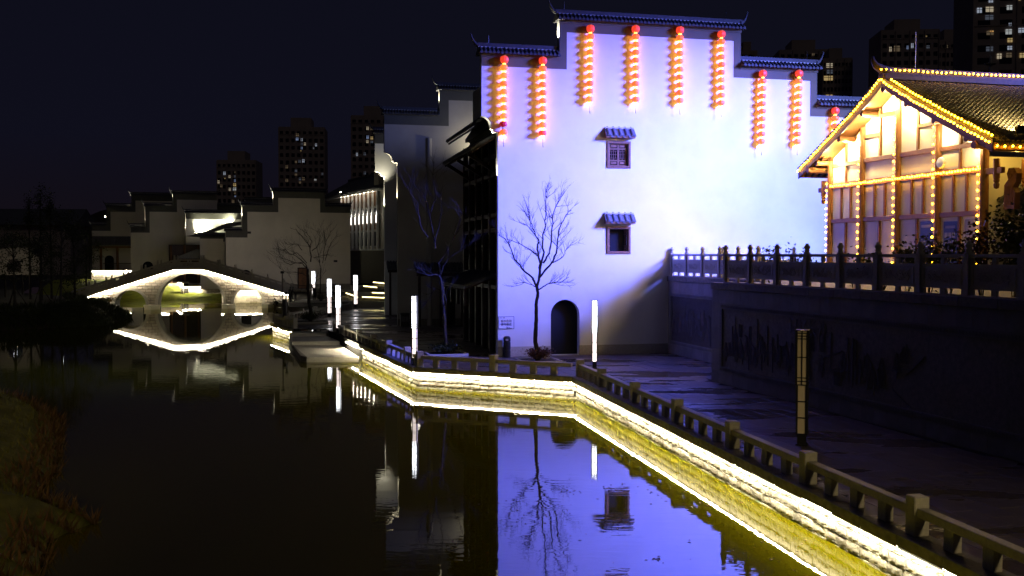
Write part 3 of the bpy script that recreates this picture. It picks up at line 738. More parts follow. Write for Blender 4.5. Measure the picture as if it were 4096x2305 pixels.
# blue floodlights: on poles behind the timber house, and low on the terrace
BL = (0.100, 0.118, 1.0); BW = (0.22, 0.30, 1.0)
def pw(s, d, z): return PA.w(s, -d, z)
spot(pw(29.5, 14.5, 19), pw(4.6, 0, 7.8), 400000, BL, 41, 1.0, 3.5)
spot(pw(29.8, 14.0, 18.5), pw(15.5, 0, 7.5), 62000, BW, 74, 1.0, 3.5)
spot(pw(21.5, 3.4, 5.0), pw(10.5, 0, 6.5), 2500, BW, 80, 1.0, 0.25)

# ---------------------------------------------------------------- grey neighbours along the alley
pb = G(1592, 1304, 0); PB = Pl(pb.x, pb.y, R(13.5))
zl, zu = hs(PB, 1592, 652)[1], hs(PB, 1537, 612)[1]
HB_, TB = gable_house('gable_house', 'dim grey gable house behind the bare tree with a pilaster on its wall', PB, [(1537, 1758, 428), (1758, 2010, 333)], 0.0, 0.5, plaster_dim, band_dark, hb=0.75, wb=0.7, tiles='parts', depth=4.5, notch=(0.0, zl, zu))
a_, b_ = hs(PB, 1705, 553), hs(PB, 1726, 1300)
MB().lathe([(0.2, 0), (0.2, a_[1])], 12, (a_[0] + 0.2, -0.02, 0)).build('pilaster', plaster_dim, HB_, smooth=False)
MB().box(0.0, 8, -0.03, 0.0, 0.0, 0.5).build('plinth', granite_dk, HB_)
ad = arch_pts(hs(PB, 1788, 1293)[0], hs(PB, 1820, 1293)[0], 0.02, hs(PB, 1804, 1147)[1])
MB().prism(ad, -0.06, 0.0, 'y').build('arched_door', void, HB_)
pc = G(1540, 1260, 0); PC = Pl(pc.x, pc.y, R(13.5))
zl, zu = hs(PC, 1540, 706)[1], hs(PC, 1499, 686)[1]
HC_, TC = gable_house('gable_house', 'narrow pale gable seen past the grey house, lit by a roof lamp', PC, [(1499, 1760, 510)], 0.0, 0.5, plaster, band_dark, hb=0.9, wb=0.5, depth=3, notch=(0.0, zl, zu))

# tiled porch canopies and shopfronts in the alley
def porch(name, label, pl, s0, s1, d, z, n_post=3):
    t = thing(name, label, 'porch', pl.o, pl.a)
    MB().prism([(-d, z), (-d, z + 0.1), (0.0, z + 0.75), (0.0, z + 0.6)], s0, s1, 'x').build('roof', tile_grey, t)
    jm = MB(); n = int((s1 - s0) / 0.24)
    for k in range(n): tile_parts(jm, s0 + (k + 0.5) * (s1 - s0) / n, -d - 0.05, -0.02, z + 0.1, z + 0.76, 0.07, 4)
    jm.build('roof_tiles', tile_grey, t, kind='stuff')
    MB().box(s0 + 0.05, s1 - 0.05, -d + 0.15, -d + 0.3, z - 0.22, z).build('beam', wood_dk, t)
    for k in range(n_post):
        x = s0 + 0.25 + k * (s1 - s0 - 0.5) / max(1, n_post - 1)
        MB().lathe([(0.1, 0), (0.1, z - 0.2)], 8, (x, -d + 0.22, 0)).build('post', wood_dk, t)
        MB().box(x - 0.06, x + 0.06, -d - 0.05, -d + 0.08, z - 0.75, z - 0.1).build('hanging_finial', wood_dk, t)
    return t
# timber street front of the blue house, running back from its left end
fa = PA.w(0.08, 0.5, 0); PT = Pl(*(PA.w(0.08, 0.46, 0) + PA.ey * 10.4).xy, PA.a - PI/2)
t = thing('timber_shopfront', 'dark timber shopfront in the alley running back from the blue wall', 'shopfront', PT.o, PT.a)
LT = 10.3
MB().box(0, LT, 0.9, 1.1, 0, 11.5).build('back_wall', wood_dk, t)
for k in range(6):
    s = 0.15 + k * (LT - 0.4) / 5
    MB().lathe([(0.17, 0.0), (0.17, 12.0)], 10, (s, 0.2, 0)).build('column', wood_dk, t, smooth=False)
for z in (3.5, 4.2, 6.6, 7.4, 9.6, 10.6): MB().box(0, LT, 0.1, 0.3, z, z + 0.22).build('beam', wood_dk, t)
for k in range(5):
    a = 0.4 + k * (LT - 0.4) / 5
    MB().box(a, a + 1.6, 0.34, 0.38, 7.65, 8.6).build('plaster_panel', panel_w, t)
    MB().box(a, a + 1.6, 0.34, 0.38, 4.5, 5.5).build('plaster_panel', panel_w, t)
    lt = MB()
    for q in range(9): lt.box(a + 0.1 + q*0.18, a + 0.13 + q*0.18, 0.3, 0.34, 4.5, 6.5).box(a + 0.1 + q*0.18, a + 0.13 + q*0.18, 0.3, 0.34, 7.7, 9.5)
    for q in range(6): lt.box(a, a + 1.65, 0.31, 0.33, 4.7 + q*0.32, 4.73 + q*0.32)
    lt.build('lattice', wood_dk, t, kind='stuff')
    MB().box(a + 0.1, a + 1.6, 0.5, 0.55, 0.3, 3.3).build('shutter', wood_dk, t)
def eave(t, s0, s1, y0, z0, y1, z1):
    MB().prism([(y0, z0), (y0, z0 + 0.14), (y1, z1 + 0.14), (y1, z1)], s0, s1, 'x').build('roof', tile_cap, t)
    n = int((s1 - s0) / 0.24); jm = MB()
    for k in range(n): tile_parts(jm, s0 + (k + 0.5) * (s1 - s0) / n, y0 - 0.06, y1, z0 + 0.14, z1 + 0.14, 0.075, 4)
    jm.build('roof_tiles', tile_cap, t, kind='stuff')
    for k in range(int((s1 - s0) / 0.5)): MB().bar((s0 + 0.25 + k*0.5, y0 + 0.06, z0 - 0.07), (s0 + 0.25 + k*0.5, y1, z1 - 0.1), 0.09, 0.11).build('rafter', wood_dk, t)
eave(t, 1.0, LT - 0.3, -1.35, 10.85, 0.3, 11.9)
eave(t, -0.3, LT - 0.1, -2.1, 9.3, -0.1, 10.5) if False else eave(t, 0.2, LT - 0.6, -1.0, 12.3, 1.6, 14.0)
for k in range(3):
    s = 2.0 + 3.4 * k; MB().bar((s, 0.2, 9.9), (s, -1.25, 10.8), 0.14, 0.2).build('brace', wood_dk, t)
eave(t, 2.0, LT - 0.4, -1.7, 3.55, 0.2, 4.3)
for k in range(4):
    s = 2.4 + 2.2 * k; MB().box(s - 0.07, s + 0.07, -1.55, -1.40, 2.6, 3.5).build('hanging_finial', wood_dk, t)
porch('tiled_porch', 'dark tiled porch on the grey wall behind the bare tree in the alley', PB, hs(PB, 1655, 1075)[0], hs(PB, 1850, 1075)[0], 1.4, hs(PB, 1700, 1092)[1], 3)
porch('tiled_porch', 'small dark porch between the grey houses with a white lit underside', PC, hs(PC, 1545, 1075)[0], hs(PC, 1640, 1075)[0], 1.0, hs(PC, 1560, 1080)[1], 2)
t = thing('litter_bin', 'dark square bin standing at the foot of the grey house wall', 'bin', PB.w(0.45, -0.5, 0), PB.a)
MB().bbox(-0.32, 0.32, -0.2, 0.2, 0.0, 0.85, 0.02).build('bin_body', black_m, t); MB().bbox(-0.36, 0.36, -0.24, 0.24, 0.86, 0.98, 0.03).build('lid', black_m, t)
MB().box(-0.26, 0.0, -0.21, -0.2, 0.35, 0.75).box(0.04, 0.28, -0.21, -0.2, 0.35, 0.75).build('door_panel', tile_grey, t)

# warm lamps standing on the lower steps graze the end faces of the walls
WC = (1.0, 0.93, 0.70)
def graze(pl, u, v, power, ds=-0.22, off=0.22, col=WC, rad=0.04):
    s, z = pl.hit(u, v); spot(pl.w(s + ds, off, z + 0.12), pl.w(s + 0.05, off, z + 1.6), power * 9, col, 75, 0.6, rad)
graze(PA, 1991, 722, 14, -0.16, 0.24); graze(PA, 2239, 172, 26, -0.22); graze(PA, 1991, 560, 12, -0.35)
graze(PB, 1591, 812, 60, -0.30); graze(PB, 1591, 690, 25, -0.6); graze(PB, 1757, 425, 45, -0.22); graze(PC, 1540, 838, 80, -0.3); graze(PC, 1540, 740, 40, -0.6)
s_, z_ = PC.hit(1520, 655); spot(PC.w(s_ + 0.3, -1.0, z_ - 2.2), PC.w(s_ - 0.2, 0.0, z_ + 1.5), 330, WC, 95, 1.0)
s_, z_ = PB.hit(1890, 640); spot(PB.w(s_ + 1.2, -1.2, z_ + 0.2), PB.w(s_ - 0.6, 0, z_ + 2.6), 620, (1.0, 0.92, 0.62), 120, 1.0)
s_, z_ = PB.hit(1700, 1100); point(PB.w(s_ - 2, -9, 4.0), 15, (1.0, 0.9, 0.75), 0.3)

# ================================================================ TERRACE with carved balustrade
TZ = 4.2
ter = [(8.15, 56.4), (8.45, 54.85), (11.4, 43.05), (8.53, 42.3), (13.2, 25.6), (20.0, 1.3), (46, 1.3), (46, 66), (12, 62)]
t = bpy.data.objects.new('terrace', None); C.objects.link(t); t['kind'] = 'structure'
MB().prism(ter, -0.05, TZ, 'z').build('terrace_body', granite_dk, t)
clad = mat('grey cladding', (0.21, 0.20, 0.20), 0.7, 0.15, 2.0, 0.15, 30, 0.25, obj=0.12)
relief = mat('carved slate', (0.15, 0.145, 0.15), 0.75, 0.2, 2.0, 0.2, 20, 0.25)
T1, L1 = along((8.45, 54.85), (11.4, 43.05)); T2, L2 = along((8.53, 42.3), (16.0, 15.6))
curl = MB(); r = random.Random(31)
for k in range(11):
    cx_, cz_ = r.uniform(-0.55, 0.55), r.uniform(-0.16, 0.16); a0 = r.uniform(0, 6); rr = r.uniform(0.05, 0.11); sg = r.choice((-1, 1))
    curl.tube([(cx_ + rr*(1-i/9)*cos(a0 + sg*i*0.7), 0, cz_ + rr*(1-i/9)*sin(a0 + sg*i*0.7)) for i in range(8)], [0.018 - 0.0012*i for i in range(8)], 4)
for k in range(5):
    x = -0.5 + 0.25*k; curl.tube([(x, 0, -0.18), (x + 0.06, 0, -0.05), (x - 0.03, 0, 0.06), (x + 0.08, 0, 0.17)], 0.016, 4)
curl_me = curl.mesh('carving', granite)
fin_me = MB().lathe([(0.095, 0), (0.10, 0.02), (0.075, 0.035), (0.095, 0.06), (0.10, 0.085), (0.075, 0.105), (0.07, 0.12), (0.105, 0.165), (0.115, 0.205), (0.095, 0.25), (0.06, 0.275), (0.055, 0.285), (0.065, 0.30), (0.055, 0.325), (0.0, 0.33)], 12).mesh('lotus_finial', granite, True)
bp_me = MB().bbox(-0.095, 0.095, -0.095, 0.095, 0.06, 1.25, 0.012).mesh('post', granite)
def balustrade(pl, ss, label, y=0.12, z=TZ, rail_h=1.21):
    t = thing('carved_balustrade', label, 'balustrade', pl.o + Vector((0, 0, z)), pl.a)
    for s in ss:
        p = put('post', bp_me, t, (s, y, 0)); put('lotus_finial', fin_me, p, (0, 0, 1.25))
    MB().box(ss[0], ss[-1], y - 0.13, y + 0.13, 0.0, 0.06).build('base_rail', granite, t)
    for a, b in zip(ss[:-1], ss[1:]):
        m, w = (a + b) / 2, (b - a) - 0.2
        MB().bbox(m - w/2, m + w/2, y - 0.065, y + 0.065, 1.10, 1.205, 0.015).build('rail', granite, t)
        p = MB().bbox(m - w/2, m + w/2, y - 0.045, y + 0.045, 0.22, 0.92, 0.006).build('panel', granite, t)
        fr = MB(); q = w/2 - 0.13
        fr.box(m - q, m + q, y - 0.058, y - 0.044, 0.80, 0.825).box(m - q, m + q, y - 0.058, y - 0.044, 0.315, 0.34).box(m - q, m - q + 0.025, y - 0.058, y - 0.044, 0.34, 0.80).box(m + q - 0.025, m + q, y - 0.058, y - 0.044, 0.34, 0.80)
        fr.build('panel_moulding', granite, p)
        c = put('carving', curl_me, p, (m, y - 0.047, 0.57)); c.scale = (w / 1.75, 1, 1)
        for x in (m - w/2 + 0.03, m, m + w/2 - 0.03):
            MB().box(x - 0.10, x + 0.10, y - 0.04, y + 0.04, 0.06, 0.22).build('foot_block', granite, t)
            MB().prism([(x - 0.05, 0.92), (x + 0.05, 0.92), (x + 0.085, 1.0), (x + 0.06, 1.10), (x - 0.06, 1.10), (x - 0.085, 1.0)], y - 0.045, y + 0.045, 'y').build('vase_block', granite, t)
    return t
balustrade(T1, [0.62 + 1.95 * k for k in range(6)], 'short rear carved balustrade against the blue wall on the terrace')
balustrade(T2, [0.93 + 2.03 * k for k in range(13)], 'long dark carved balustrade on the terrace wall in front of the timber house')
TB3, LB3 = along((10.3, 50.6), (17, 52.2))
balustrade(TB3, [0.5 + 2.0 * k for k in range(3)], 'pale inner balustrade on the terrace in front of the blue wall')
# coping, cladding panels and framed relief
for pl, L, s0 in ((T1, 9.5, 0.02), (T2, 26.0, 0.0)):
    s = s0
    while s < L:
        w = min(1.5, L - s); MB().bbox(s + 0.004, s + w - 0.004, -0.10, 0.24, TZ - 0.27, TZ + 0.004, 0.015).build('coping_stone', granite_dk, t, pl.o, rz=pl.a); s += w
    s = s0
    def pp(mb, name, m, kind=None):
        o = mb.build(name, m, t, pl.o, kind=kind); o.rotation_euler = (0, 0, pl.a); return o
    pan = {}
    rows = ((3.35, 3.92), (0.02, 0.5))
    k = 0
    while s < L:
        w = min(0.62, L - s)
        for z0, z1 in rows: pp(MB().box(s + 0.004, s + w - 0.004, -0.03, 0.0, z0, z1), 'wall_tile', clad)
        s += w
    a, b = s0 + 0.75, (L - 0.3)
    pp(MB().box(s0, a - 0.004, -0.03, 0.0, 0.51, 1.4), 'wall_tile', clad); pp(MB().box(s0, a - 0.004, -0.03, 0.0, 1.41, 2.3), 'wall_tile', clad); pp(MB().box(s0, a - 0.004, -0.03, 0.0, 2.31, 3.34), 'wall_tile', clad)
    fr = MB(); fr.box(a, b, -0.055, 0.0, 3.12, 3.34).box(a, b, -0.055, 0.0, 0.51, 0.72).box(a, a + 0.2, -0.055, 0.0, 0.721, 3.119)
    pp(fr, 'relief_frame', clad)
    kf = MB(); s = a + 0.1
    while s < b - 0.1:
        for zz in (3.23, 0.615): kf.box(s, s + 0.05, -0.068, -0.056, zz - 0.06, zz + 0.06).box(s + 0.055, s + 0.09, -0.068, -0.056, zz - 0.03, zz + 0.0)
        s += 0.13
    zz = 0.8
    while zz < 3.05: kf.box(a + 0.05, a + 0.15, -0.068, -0.056, zz, zz + 0.05); zz += 0.13
    pp(kf, 'fret_ornament', relief, 'stuff')
    s = a + 0.2; k = 0
    while s < b:
        w = min(0.95, b - s)
        for z0, z1 in ((0.721, 1.9), (1.906, 3.119)): pp(MB().box(s + 0.003, s + w - 0.003, 0.0, 0.02, z0, z1), 'relief_slab', relief)
        s += w
    rl = MB(); r = random.Random(77 if pl is T1 else 78)      # the carved town scene: streets, masts, trees, roofs
    s = a + 0.5
    while s < min(b - 0.5, a + 12):
        k = r.random(); y = -0.012
        if k < 0.3: rl.bar((s, y, r.uniform(0.8, 1.6)), (s + r.uniform(-0.05, 0.05), y, r.uniform(2.2, 2.95)), 0.035, 0.03, up=(0, 1, 0))
        elif k < 0.5:
            z = r.uniform(1.2, 2.4); q = r.uniform(0.5, 1.2); rl.bar((s, y, z), (s + q, y, z + r.uniform(-0.7, 0.7)), 0.03, 0.03, up=(0, 1, 0))
        elif k < 0.75:
            z = r.uniform(0.9, 2.2); n = r.randrange(4, 8)
            for i in range(n): rl.bar((s + i*0.07, y, z), (s + i*0.07, y, z + r.uniform(0.3, 0.6)), 0.025, 0.03, up=(0, 1, 0))
        else:
            z = r.uniform(0.9, 1.6); rl.tube([(s, y, z), (s + 0.05, y, z + 0.4), (s - 0.03, y, z + 0.8)], 0.022, 4)
            for i in range(7): rl.bar((s, y, z + 0.3 + i*0.08), (s + 0.22*(1 - i/9), y, z + 0.2 + i*0.08), 0.02, 0.03, up=(0, 1, 0)); rl.bar((s, y, z + 0.3 + i*0.08), (s - 0.22*(1 - i/9), y, z + 0.2 + i*0.08), 0.02, 0.03, up=(0, 1, 0))
        s += r.uniform(0.1, 0.26)
    pp(rl, 'relief_carving', relief, 'stuff')
    if pl is T2:
        sx_ = pl.hit(3230, 1290)[0]
        o = textobj('记忆长沙', 0.62, clad, t, pl.w(sx_, -0.008, 2.75), (PI/2, 0, pl.a), 'carved_characters', 0.015)

# ================================================================ TIMBER-FRAMED HOUSE with strings of bulbs
HO = Vector((16.59, 42.85, TZ)); HA_ANG = -R(90 - 14.34)
PH = Pl(HO.x, HO.y, HA_ANG)
th_ = thing('timber_house', 'timber framed hall with white panels outlined by strings of yellow bulbs', 'house', HO, HA_ANG)
HW, OV, HLEN = 6.68, 0.85, 7.6
def rz_(s):   # underside of the roof, concave towards the eaves (height above the terrace)
    q = min(1.0, abs(s) / HW); return 8.42 - 3.42 * q ** 0.92
posts = (-5.2, -2.6, 0.0, 2.6, 5.2)
def studs(name, x0, x1, y0, y1, z0, z1, m=wood): return MB().bbox(x0, x1, y0, y1, z0, z1, 0.012).build(name, m, th_)
for s in posts:
    MB().lathe([(0.17, 0.0), (0.165, rz_(s) - 0.05)], 12, (s, 0.0, 0)).build('post', wood, th_, smooth=False)
zb = dict(a=4.43, b=2.77, c=5.43, d=6.5)
bays = list(zip(posts[:-1], posts[1:]))
for i, (p, q) in enumerate(bays):
    a, b = p + 0.165, q - 0.165; m = (a + b) / 2
    for z, h in ((4.43, 0.26), (2.77, 0.2), (0.12, 0.2)): studs('beam', a, b, -0.09, 0.09, z - h/2, z + h/2)
    if i in (1, 2):
        studs('beam', a, b, -0.085, 0.085, 5.43 - 0.1, 5.43 + 0.1)
        studs('stud', m - 0.07, m + 0.07, -0.075, 0.075, 5.53, rz_(m) - 0.02)
        if i == 1: studs('beam', a, m - 0.07, -0.075, 0.075, 6.42, 6.58)
        else: studs('beam', m + 0.07, b, -0.075, 0.075, 6.42, 6.58)
        studs('beam', (a if i == 2 else m + 0.071), (m - 0.071 if i == 2 else b), -0.075, 0.075, 7.2, 7.36) if i == 1 else None
    else:
        studs('beam', a, b, -0.085, 0.085, 5.40 - 0.09, 5.40 + 0.09)
        studs('stud', m - 0.06, m + 0.06, -0.075, 0.075, 4.56, 5.31)
        studs('stud', m - 0.06, m + 0.06, -0.075, 0.075, 5.49, rz_(m) - 0.02)
    for f in (1/3, 2/3): studs('stud', a + (b-a)*f - 0.055, a + (b-a)*f + 0.055, -0.075, 0.075, 2.87, 4.30)
    studs('stud', m - 0.06, m + 0.06, -0.075, 0.075, 0.22, 2.67)
    # infill panels set back between the timbers
    def panel(x0, x1, z0, z1):
        if z1 - z0 > 0.05: MB().box(x0 + 0.002, x1 - 0.002, 0.0, 0.03, z0 + 0.002, z1 - 0.002).build('infill_panel', panel_w, th_)
    panel(a, m - 0.06, 0.22, 2.67); panel(m + 0.06, b, 0.22, 2.67)
    c = [a, a + (b-a)/3, a + 2*(b-a)/3, b]
    for k in range(3): panel(c[k] + (0.055 if k else 0), c[k+1] - (0.055 if k < 2 else 0), 2.87, 4.30)
    if i in (1, 2): panel(a, b, 4.56, 5.33)
    else: panel(a, m - 0.06, 4.56, 5.31); panel(m + 0.06, b, 4.56, 5.31)
    zt = 5.53 if i in (1, 2) else 5.49
    for x0, x1 in ((a, m - 0.065), (m + 0.065, b)):
        N_ = 5; pts = [(x0, zt), (x1, zt)] + [(x1 + (x0-x1)*k/N_, max(zt + 0.01, rz_(x1 + (x0-x1)*k/N_) - 0.03)) for k in range(N_ + 1)]
        MB().prism(pts, 0.0, 0.03, 'y').build('infill_panel', panel_w, th_)
MB().box(-5.2, 5.2, 0.12, HLEN, 0.0, 4.9).build('hall_body', panel_w, th_)
# notices pasted inside the lower right panels
def notice(label, x0, x1, z0, z1, m, lines):
    t = thing('notice_board', label, 'poster', PH.w((x0+x1)/2, -0.02, TZ + (z0+z1)/2), PH.a); w, h = (x1-x0)/2, (z1-z0)/2
    MB().box(-w, w, 0.0, 0.015, -h, h).build('sheet', m, t)
    b = MB()
    for (a, c, d, e_) in lines: b.box(-w + 2*w*a, -w + 2*w*c, -0.004, -0.001, -h + 2*h*d, -h + 2*h*e_)
    b.build('printing', poster_t if m is poster_m else band_dark, t)
ln = [(0.1, 0.9, 0.86, 0.92)] + [(0.12, 0.45 + 0.3*(k % 3 == 0), 0.12 + 0.1*k, 0.15 + 0.1*k) for k in range(6)]
notice('dark blue notice board with pale heading in the third bay', 1.5, 2.3, 0.75, 2.55, poster_m, ln)
notice('dark blue gridded notice board with a torn upper corner', 2.95, 3.75, 0.8, 2.5, poster_m, [(0.15, 0.85, 0.84, 0.9)] + [(0.1 + 0.28*i, 0.32 + 0.28*i, 0.08 + 0.18*j, 0.20 + 0.18*j) for i in range(3) for j in range(4)])
notice('buff paper notice with rows of fine print by the corner post', 4.2, 4.95, 1.0, 2.55, poster_t, [(0.2, 0.8, 0.85, 0.89)] + [(0.12, 0.88, 0.1 + 0.085*k, 0.12 + 0.085*k) for k in range(8)])
# roof: boarded soffit, bargeboards, tiled slope
def slope_pts(s0, s1, n=9): return [(s0 + (s1 - s0)*i/n) for i in range(n + 1)]
for sg in (-1, 1):
    pts = slope_pts(0.0, HW * sg)
    sof = MB()
    for a, b in zip(pts[:-1], pts[1:]):
        sof.add([(a, -OV, rz_(a)), (b, -OV, rz_(b)), (b, HLEN, rz_(b)), (a, HLEN, rz_(a)), (a, -OV, rz_(a) + 0.14), (b, -OV, rz_(b) + 0.14), (b, HLEN, rz_(b) + 0.14), (a, HLEN, rz_(a) + 0.14)], [(0,1,2,3), (4,5,6,7), (0,1,5,4), (3,2,6,7)])
    sof.build('roof_boarding', wood, th_)
    bb = MB()
    for a, b in zip(pts[:-1], pts[1:]):
        bb.add([(x, y, rz_(x) + dz) for y in (-OV - 0.05, -OV) for x, dz in ((a, -0.10), (b, -0.10), (b, 0.34), (a, 0.34))], [(0,1,2,3), (7,6,5,4), (0,1,5,4), (2,3,7,6)])
    bb.build('bargeboard', wood_dk, th_)
    for s in (1.55, 3.3, 5.2):
        MB().tube([(s*sg, -OV + 0.02, rz_(s) - 0.16), (s*sg, 0.4, rz_(s) - 0.16)], 0.13, 10).build('purlin', wood, th_)
MB().tube([(0, -OV + 0.02, rz_(0) - 0.2), (0, 0.4, rz_(0) - 0.2)], 0.14, 10).build('purlin', wood, th_)
# end eave beams and brackets
for sg in (1, -1):
    MB().tube([(5.2*sg + 0.55*sg, -OV - 0.1, rz_(5.9) - 0.12), (5.2*sg + 0.55*sg, HLEN, rz_(5.9) - 0.12)], 0.15, 12).build('eave_purlin', wood, th_)
    MB().box(5.2*sg - 0.08, 5.2*sg + 0.08, -0.0, 0.0, 0, 0) if False else None
    for y in (0.0, 1.25, 2.5, 3.75, 5.0, 6.2):
        lo, hi = sorted((5.3*sg, 6.2*sg)); MB().bbox(lo, hi, y - 0.08, y + 0.08, 4.2, 4.42, 0.01).build('bracket_arm', wood, th_)
        MB().lathe([(0.0, 3.62), (0.09, 3.66), (0.11, 3.8), (0.075, 3.86), (0.11, 3.92), (0.10, 4.0), (0.12, 4.05), (0.12, 4.75)], 8, (5.85*sg, y, 0)).build('hanging_finial', wood, th_)
    MB().box(min(6.5*sg, 6.62*sg), max(6.5*sg, 6.62*sg), -OV, HLEN, rz_(HW) - 0.05, rz_(HW) + 0.25).build('fascia', wood, th_)
n_r = 0
for k in range(22): MB().bar((4.9, 0.1 + 0.35*k, rz_(4.9) - 0.06), (6.5, 0.1 + 0.35*k, rz_(6.5) - 0.06), 0.08, 0.1).build('rafter', wood, th_)
for k in range(10): MB().bar((-4.9, -0.6 + 0.35*k, rz_(4.9) - 0.06), (-6.5, -0.6 + 0.35*k, rz_(6.5) - 0.06), 0.08, 0.1).build('rafter', wood_dk, th_)
# tiles: rows of overlapping half-round tiles down the slope facing the camera
hp = MB(); nseg = 5
for e_, (y, z, rr) in enumerate(((0.0, 0.022, 0.078), (0.235, 0.0, 0.066))):
    hp.v += [(rr*cos(PI*i/nseg), y, z + rr*sin(PI*i/nseg)) for i in range(nseg + 1)]
m_ = nseg + 1; hp.f += [(i, i+1, m_+i+1, m_+i) for i in range(nseg)] + [tuple(range(nseg, -1, -1))]
rt_me = hp.mesh('roof_tile', tile_roof)
cands = []; COURSE = 0.205
slope_len = [0.0]; ss_ = [0.0]
for i in range(1, 400):
    s = HW * i / 399 * 1.012; ds = math.hypot(s - ss_[-1], rz_(min(s, HW)) - rz_(ss_[-1])); ss_.append(s); slope_len.append(slope_len[-1] + ds)
def s_at(L):
    for i in range(1, len(ss_)):
        if slope_len[i] >= L: return ss_[i-1] + (ss_[i]-ss_[i-1]) * (L - slope_len[i-1]) / max(1e-9, slope_len[i]-slope_len[i-1])
    return ss_[-1]
NC = int((slope_len[-1] - 0.25) / COURSE); rows_y = [-OV + 0.12 + 0.225*k for k in range(int((HLEN + OV) / 0.225))]
for y in rows_y:
    for c in range(NC):
        s = s_at(0.35 + COURSE*(c + 1)); s2 = s_at(0.35 + COURSE*c)
        w = PH.w(s, y, 0); cands.append((w.y, s, s2, y))
cands.sort()
far_t = MB()
for i, (_, s, s2, y) in enumerate(cands):
    z, z2 = rz_(s) + 0.27, rz_(s2) + 0.27; tilt = math.atan2(z2 - z, s - s2)
    if i < 300:
        o = put('roof_tile', rt_me, th_, (s, y + rnd.uniform(-0.008, 0.008), z)); o.rotation_euler = Matrix(((0, -cos(tilt), sin(tilt)), (1, 0, 0), (0, sin(tilt), cos(tilt)))).to_euler()
    else:
        M3 = Matrix(((0, -cos(tilt), sin(tilt)), (1, 0, 0), (0, sin(tilt), cos(tilt)))); jit = rnd.uniform(-0.008, 0.008)
        far_t.add([M3 @ Vector(v) + Vector((s, y + jit, z)) for v in hp.v], hp.f)
far_t.build('roof_tiles', tile_roof, th_, kind='stuff')
bedm = MB(); pts = slope_pts(0.2, HW*1.0, 14)
for a, b in zip(pts[:-1], pts[1:]): bedm.add([(a, -OV - 0.02, rz_(a) + 0.25), (b, -OV - 0.02, rz_(b) + 0.25), (b, HLEN, rz_(b) + 0.25), (a, HLEN, rz_(a) + 0.25), (a, -OV - 0.02, rz_(a) + 0.16), (b, -OV - 0.02, rz_(b) + 0.16)], [(0,1,2,3), (0,1,5,4)])
pts = slope_pts(-0.2, -HW, 14)
for a, b in zip(pts[:-1], pts[1:]): bedm.add([(a, -OV - 0.02, rz_(a) + 0.3), (b, -OV - 0.02, rz_(b) + 0.3), (b, HLEN, rz_(b) + 0.3), (a, HLEN, rz_(a) + 0.3), (a, -OV - 0.02, rz_(a) + 0.16), (b, -OV - 0.02, rz_(b) + 0.16)], [(0,1,2,3), (0,1,5,4)])
bedm.build('tile_bed', tile_cap, th_)
for y in rows_y[::1]:
    fan = [(HW + 0.02, y + 0.09*cos(PI + PI*i/6) + 0.11, rz_(HW) + 0.26 + 0.11*sin(PI + PI*i/6)) for i in range(7)]
    MB().add(fan + [(p[0] + 0.02, p[1], p[2]) for p in fan], [tuple(range(7)), tuple(range(13, 6, -1))] + [(i, i+1, i+8, i+7) for i in range(6)]).build('drip_tile', tile_grey, th_)
# verge tiles along the left bargeboard
vg = MB()
for k in range(46):
    s = -0.2 - k * (HW - 0.2) / 46; vg.box(s - 0.10, s + 0.01, -OV - 0.12, -OV + 0.1, rz_(s) + 0.30 + 0.02*(k % 2), rz_(s) + 0.37 + 0.02*(k % 2))
vg.build('verge_tiles', tile_cap, th_, kind='stuff')
rg = MB().box(-0.16, 0.16, -OV - 0.1, HLEN, rz_(0) + 0.2, rz_(0) + 0.45).box(-0.11, 0.11, -OV - 0.15, HLEN, rz_(0) + 0.452, rz_(0) + 0.72)
ridge = rg.build('ridge', ridge_m, th_)
MB().box(0.165, 0.185, -OV, HLEN, rz_(0) + 0.22, rz_(0) + 0.40).build('mortar_line', ridge_m, ridge)
MB().tube([(0, -OV + 0.5, rz_(0) + 0.55), (0, -OV, rz_(0) + 0.62), (0, -OV - 0.35, rz_(0) + 0.78), (0, -OV - 0.48, rz_(0) + 1.0), (0, -OV - 0.46, rz_(0) + 1.16)], [0.16, 0.19, 0.15, 0.09, 0.03], 8).build('ridge_horn', ridge_m, ridge, smooth=True)
MB().tube([(0, 0.75, rz_(0) + 0.7), (0, 0.75, rz_(0) + 2.3)], 0.014, 5).build('lightning_rod', tile_light, ridge)

# ---- bulb strings
bulb_me = MB().lathe([(0.0, -0.042), (0.03, -0.026), (0.039, 0.0), (0.03, 0.026), (0.0, 0.042)], 8).mesh('bulb', bulb_y, True)
def string(pts, n, label, two=1):
    pts = [Vector(p) for p in pts]; t = thing('light_string', label, 'string lights', PH.w(pts[0].x, pts[0].y, TZ + pts[0].z), PH.a, 'strings of yellow bulbs on the timber house')
    o = pts[0]; rel = [p - o for p in pts]; cum = [0]
    for a, b in zip(rel[:-1], rel[1:]): cum.append(cum[-1] + (b - a).length)
    MB().tube(rel, 0.008, 4).build('cable', black_m, t)
    for k in range(n):
        d = cum[-1] * (k + 0.5) / n
        for i in range(1, len(cum)):
            if cum[i] >= d: p = rel[i-1].lerp(rel[i], (d - cum[i-1]) / (cum[i] - cum[i-1])); break
        put('bulb', bulb_me, t, p + Vector((rnd.uniform(-0.015, 0.015), -0.03, rnd.uniform(-0.02, 0.02))))
yb = -OV - 0.09
bz = lambda s: rz_(s) + 0.22
string([(0, yb, bz(0))] + [(s, yb, bz(s)) for s in slope_pts(0, HW, 10)[1:]], 36, 'bulb string down the right bargeboard of the timber gable')
string([(0, yb, bz(0))] + [(s, yb, bz(s)) for s in slope_pts(0, -HW, 10)[1:]], 42, 'bulb string down the left bargeboard of the timber gable')
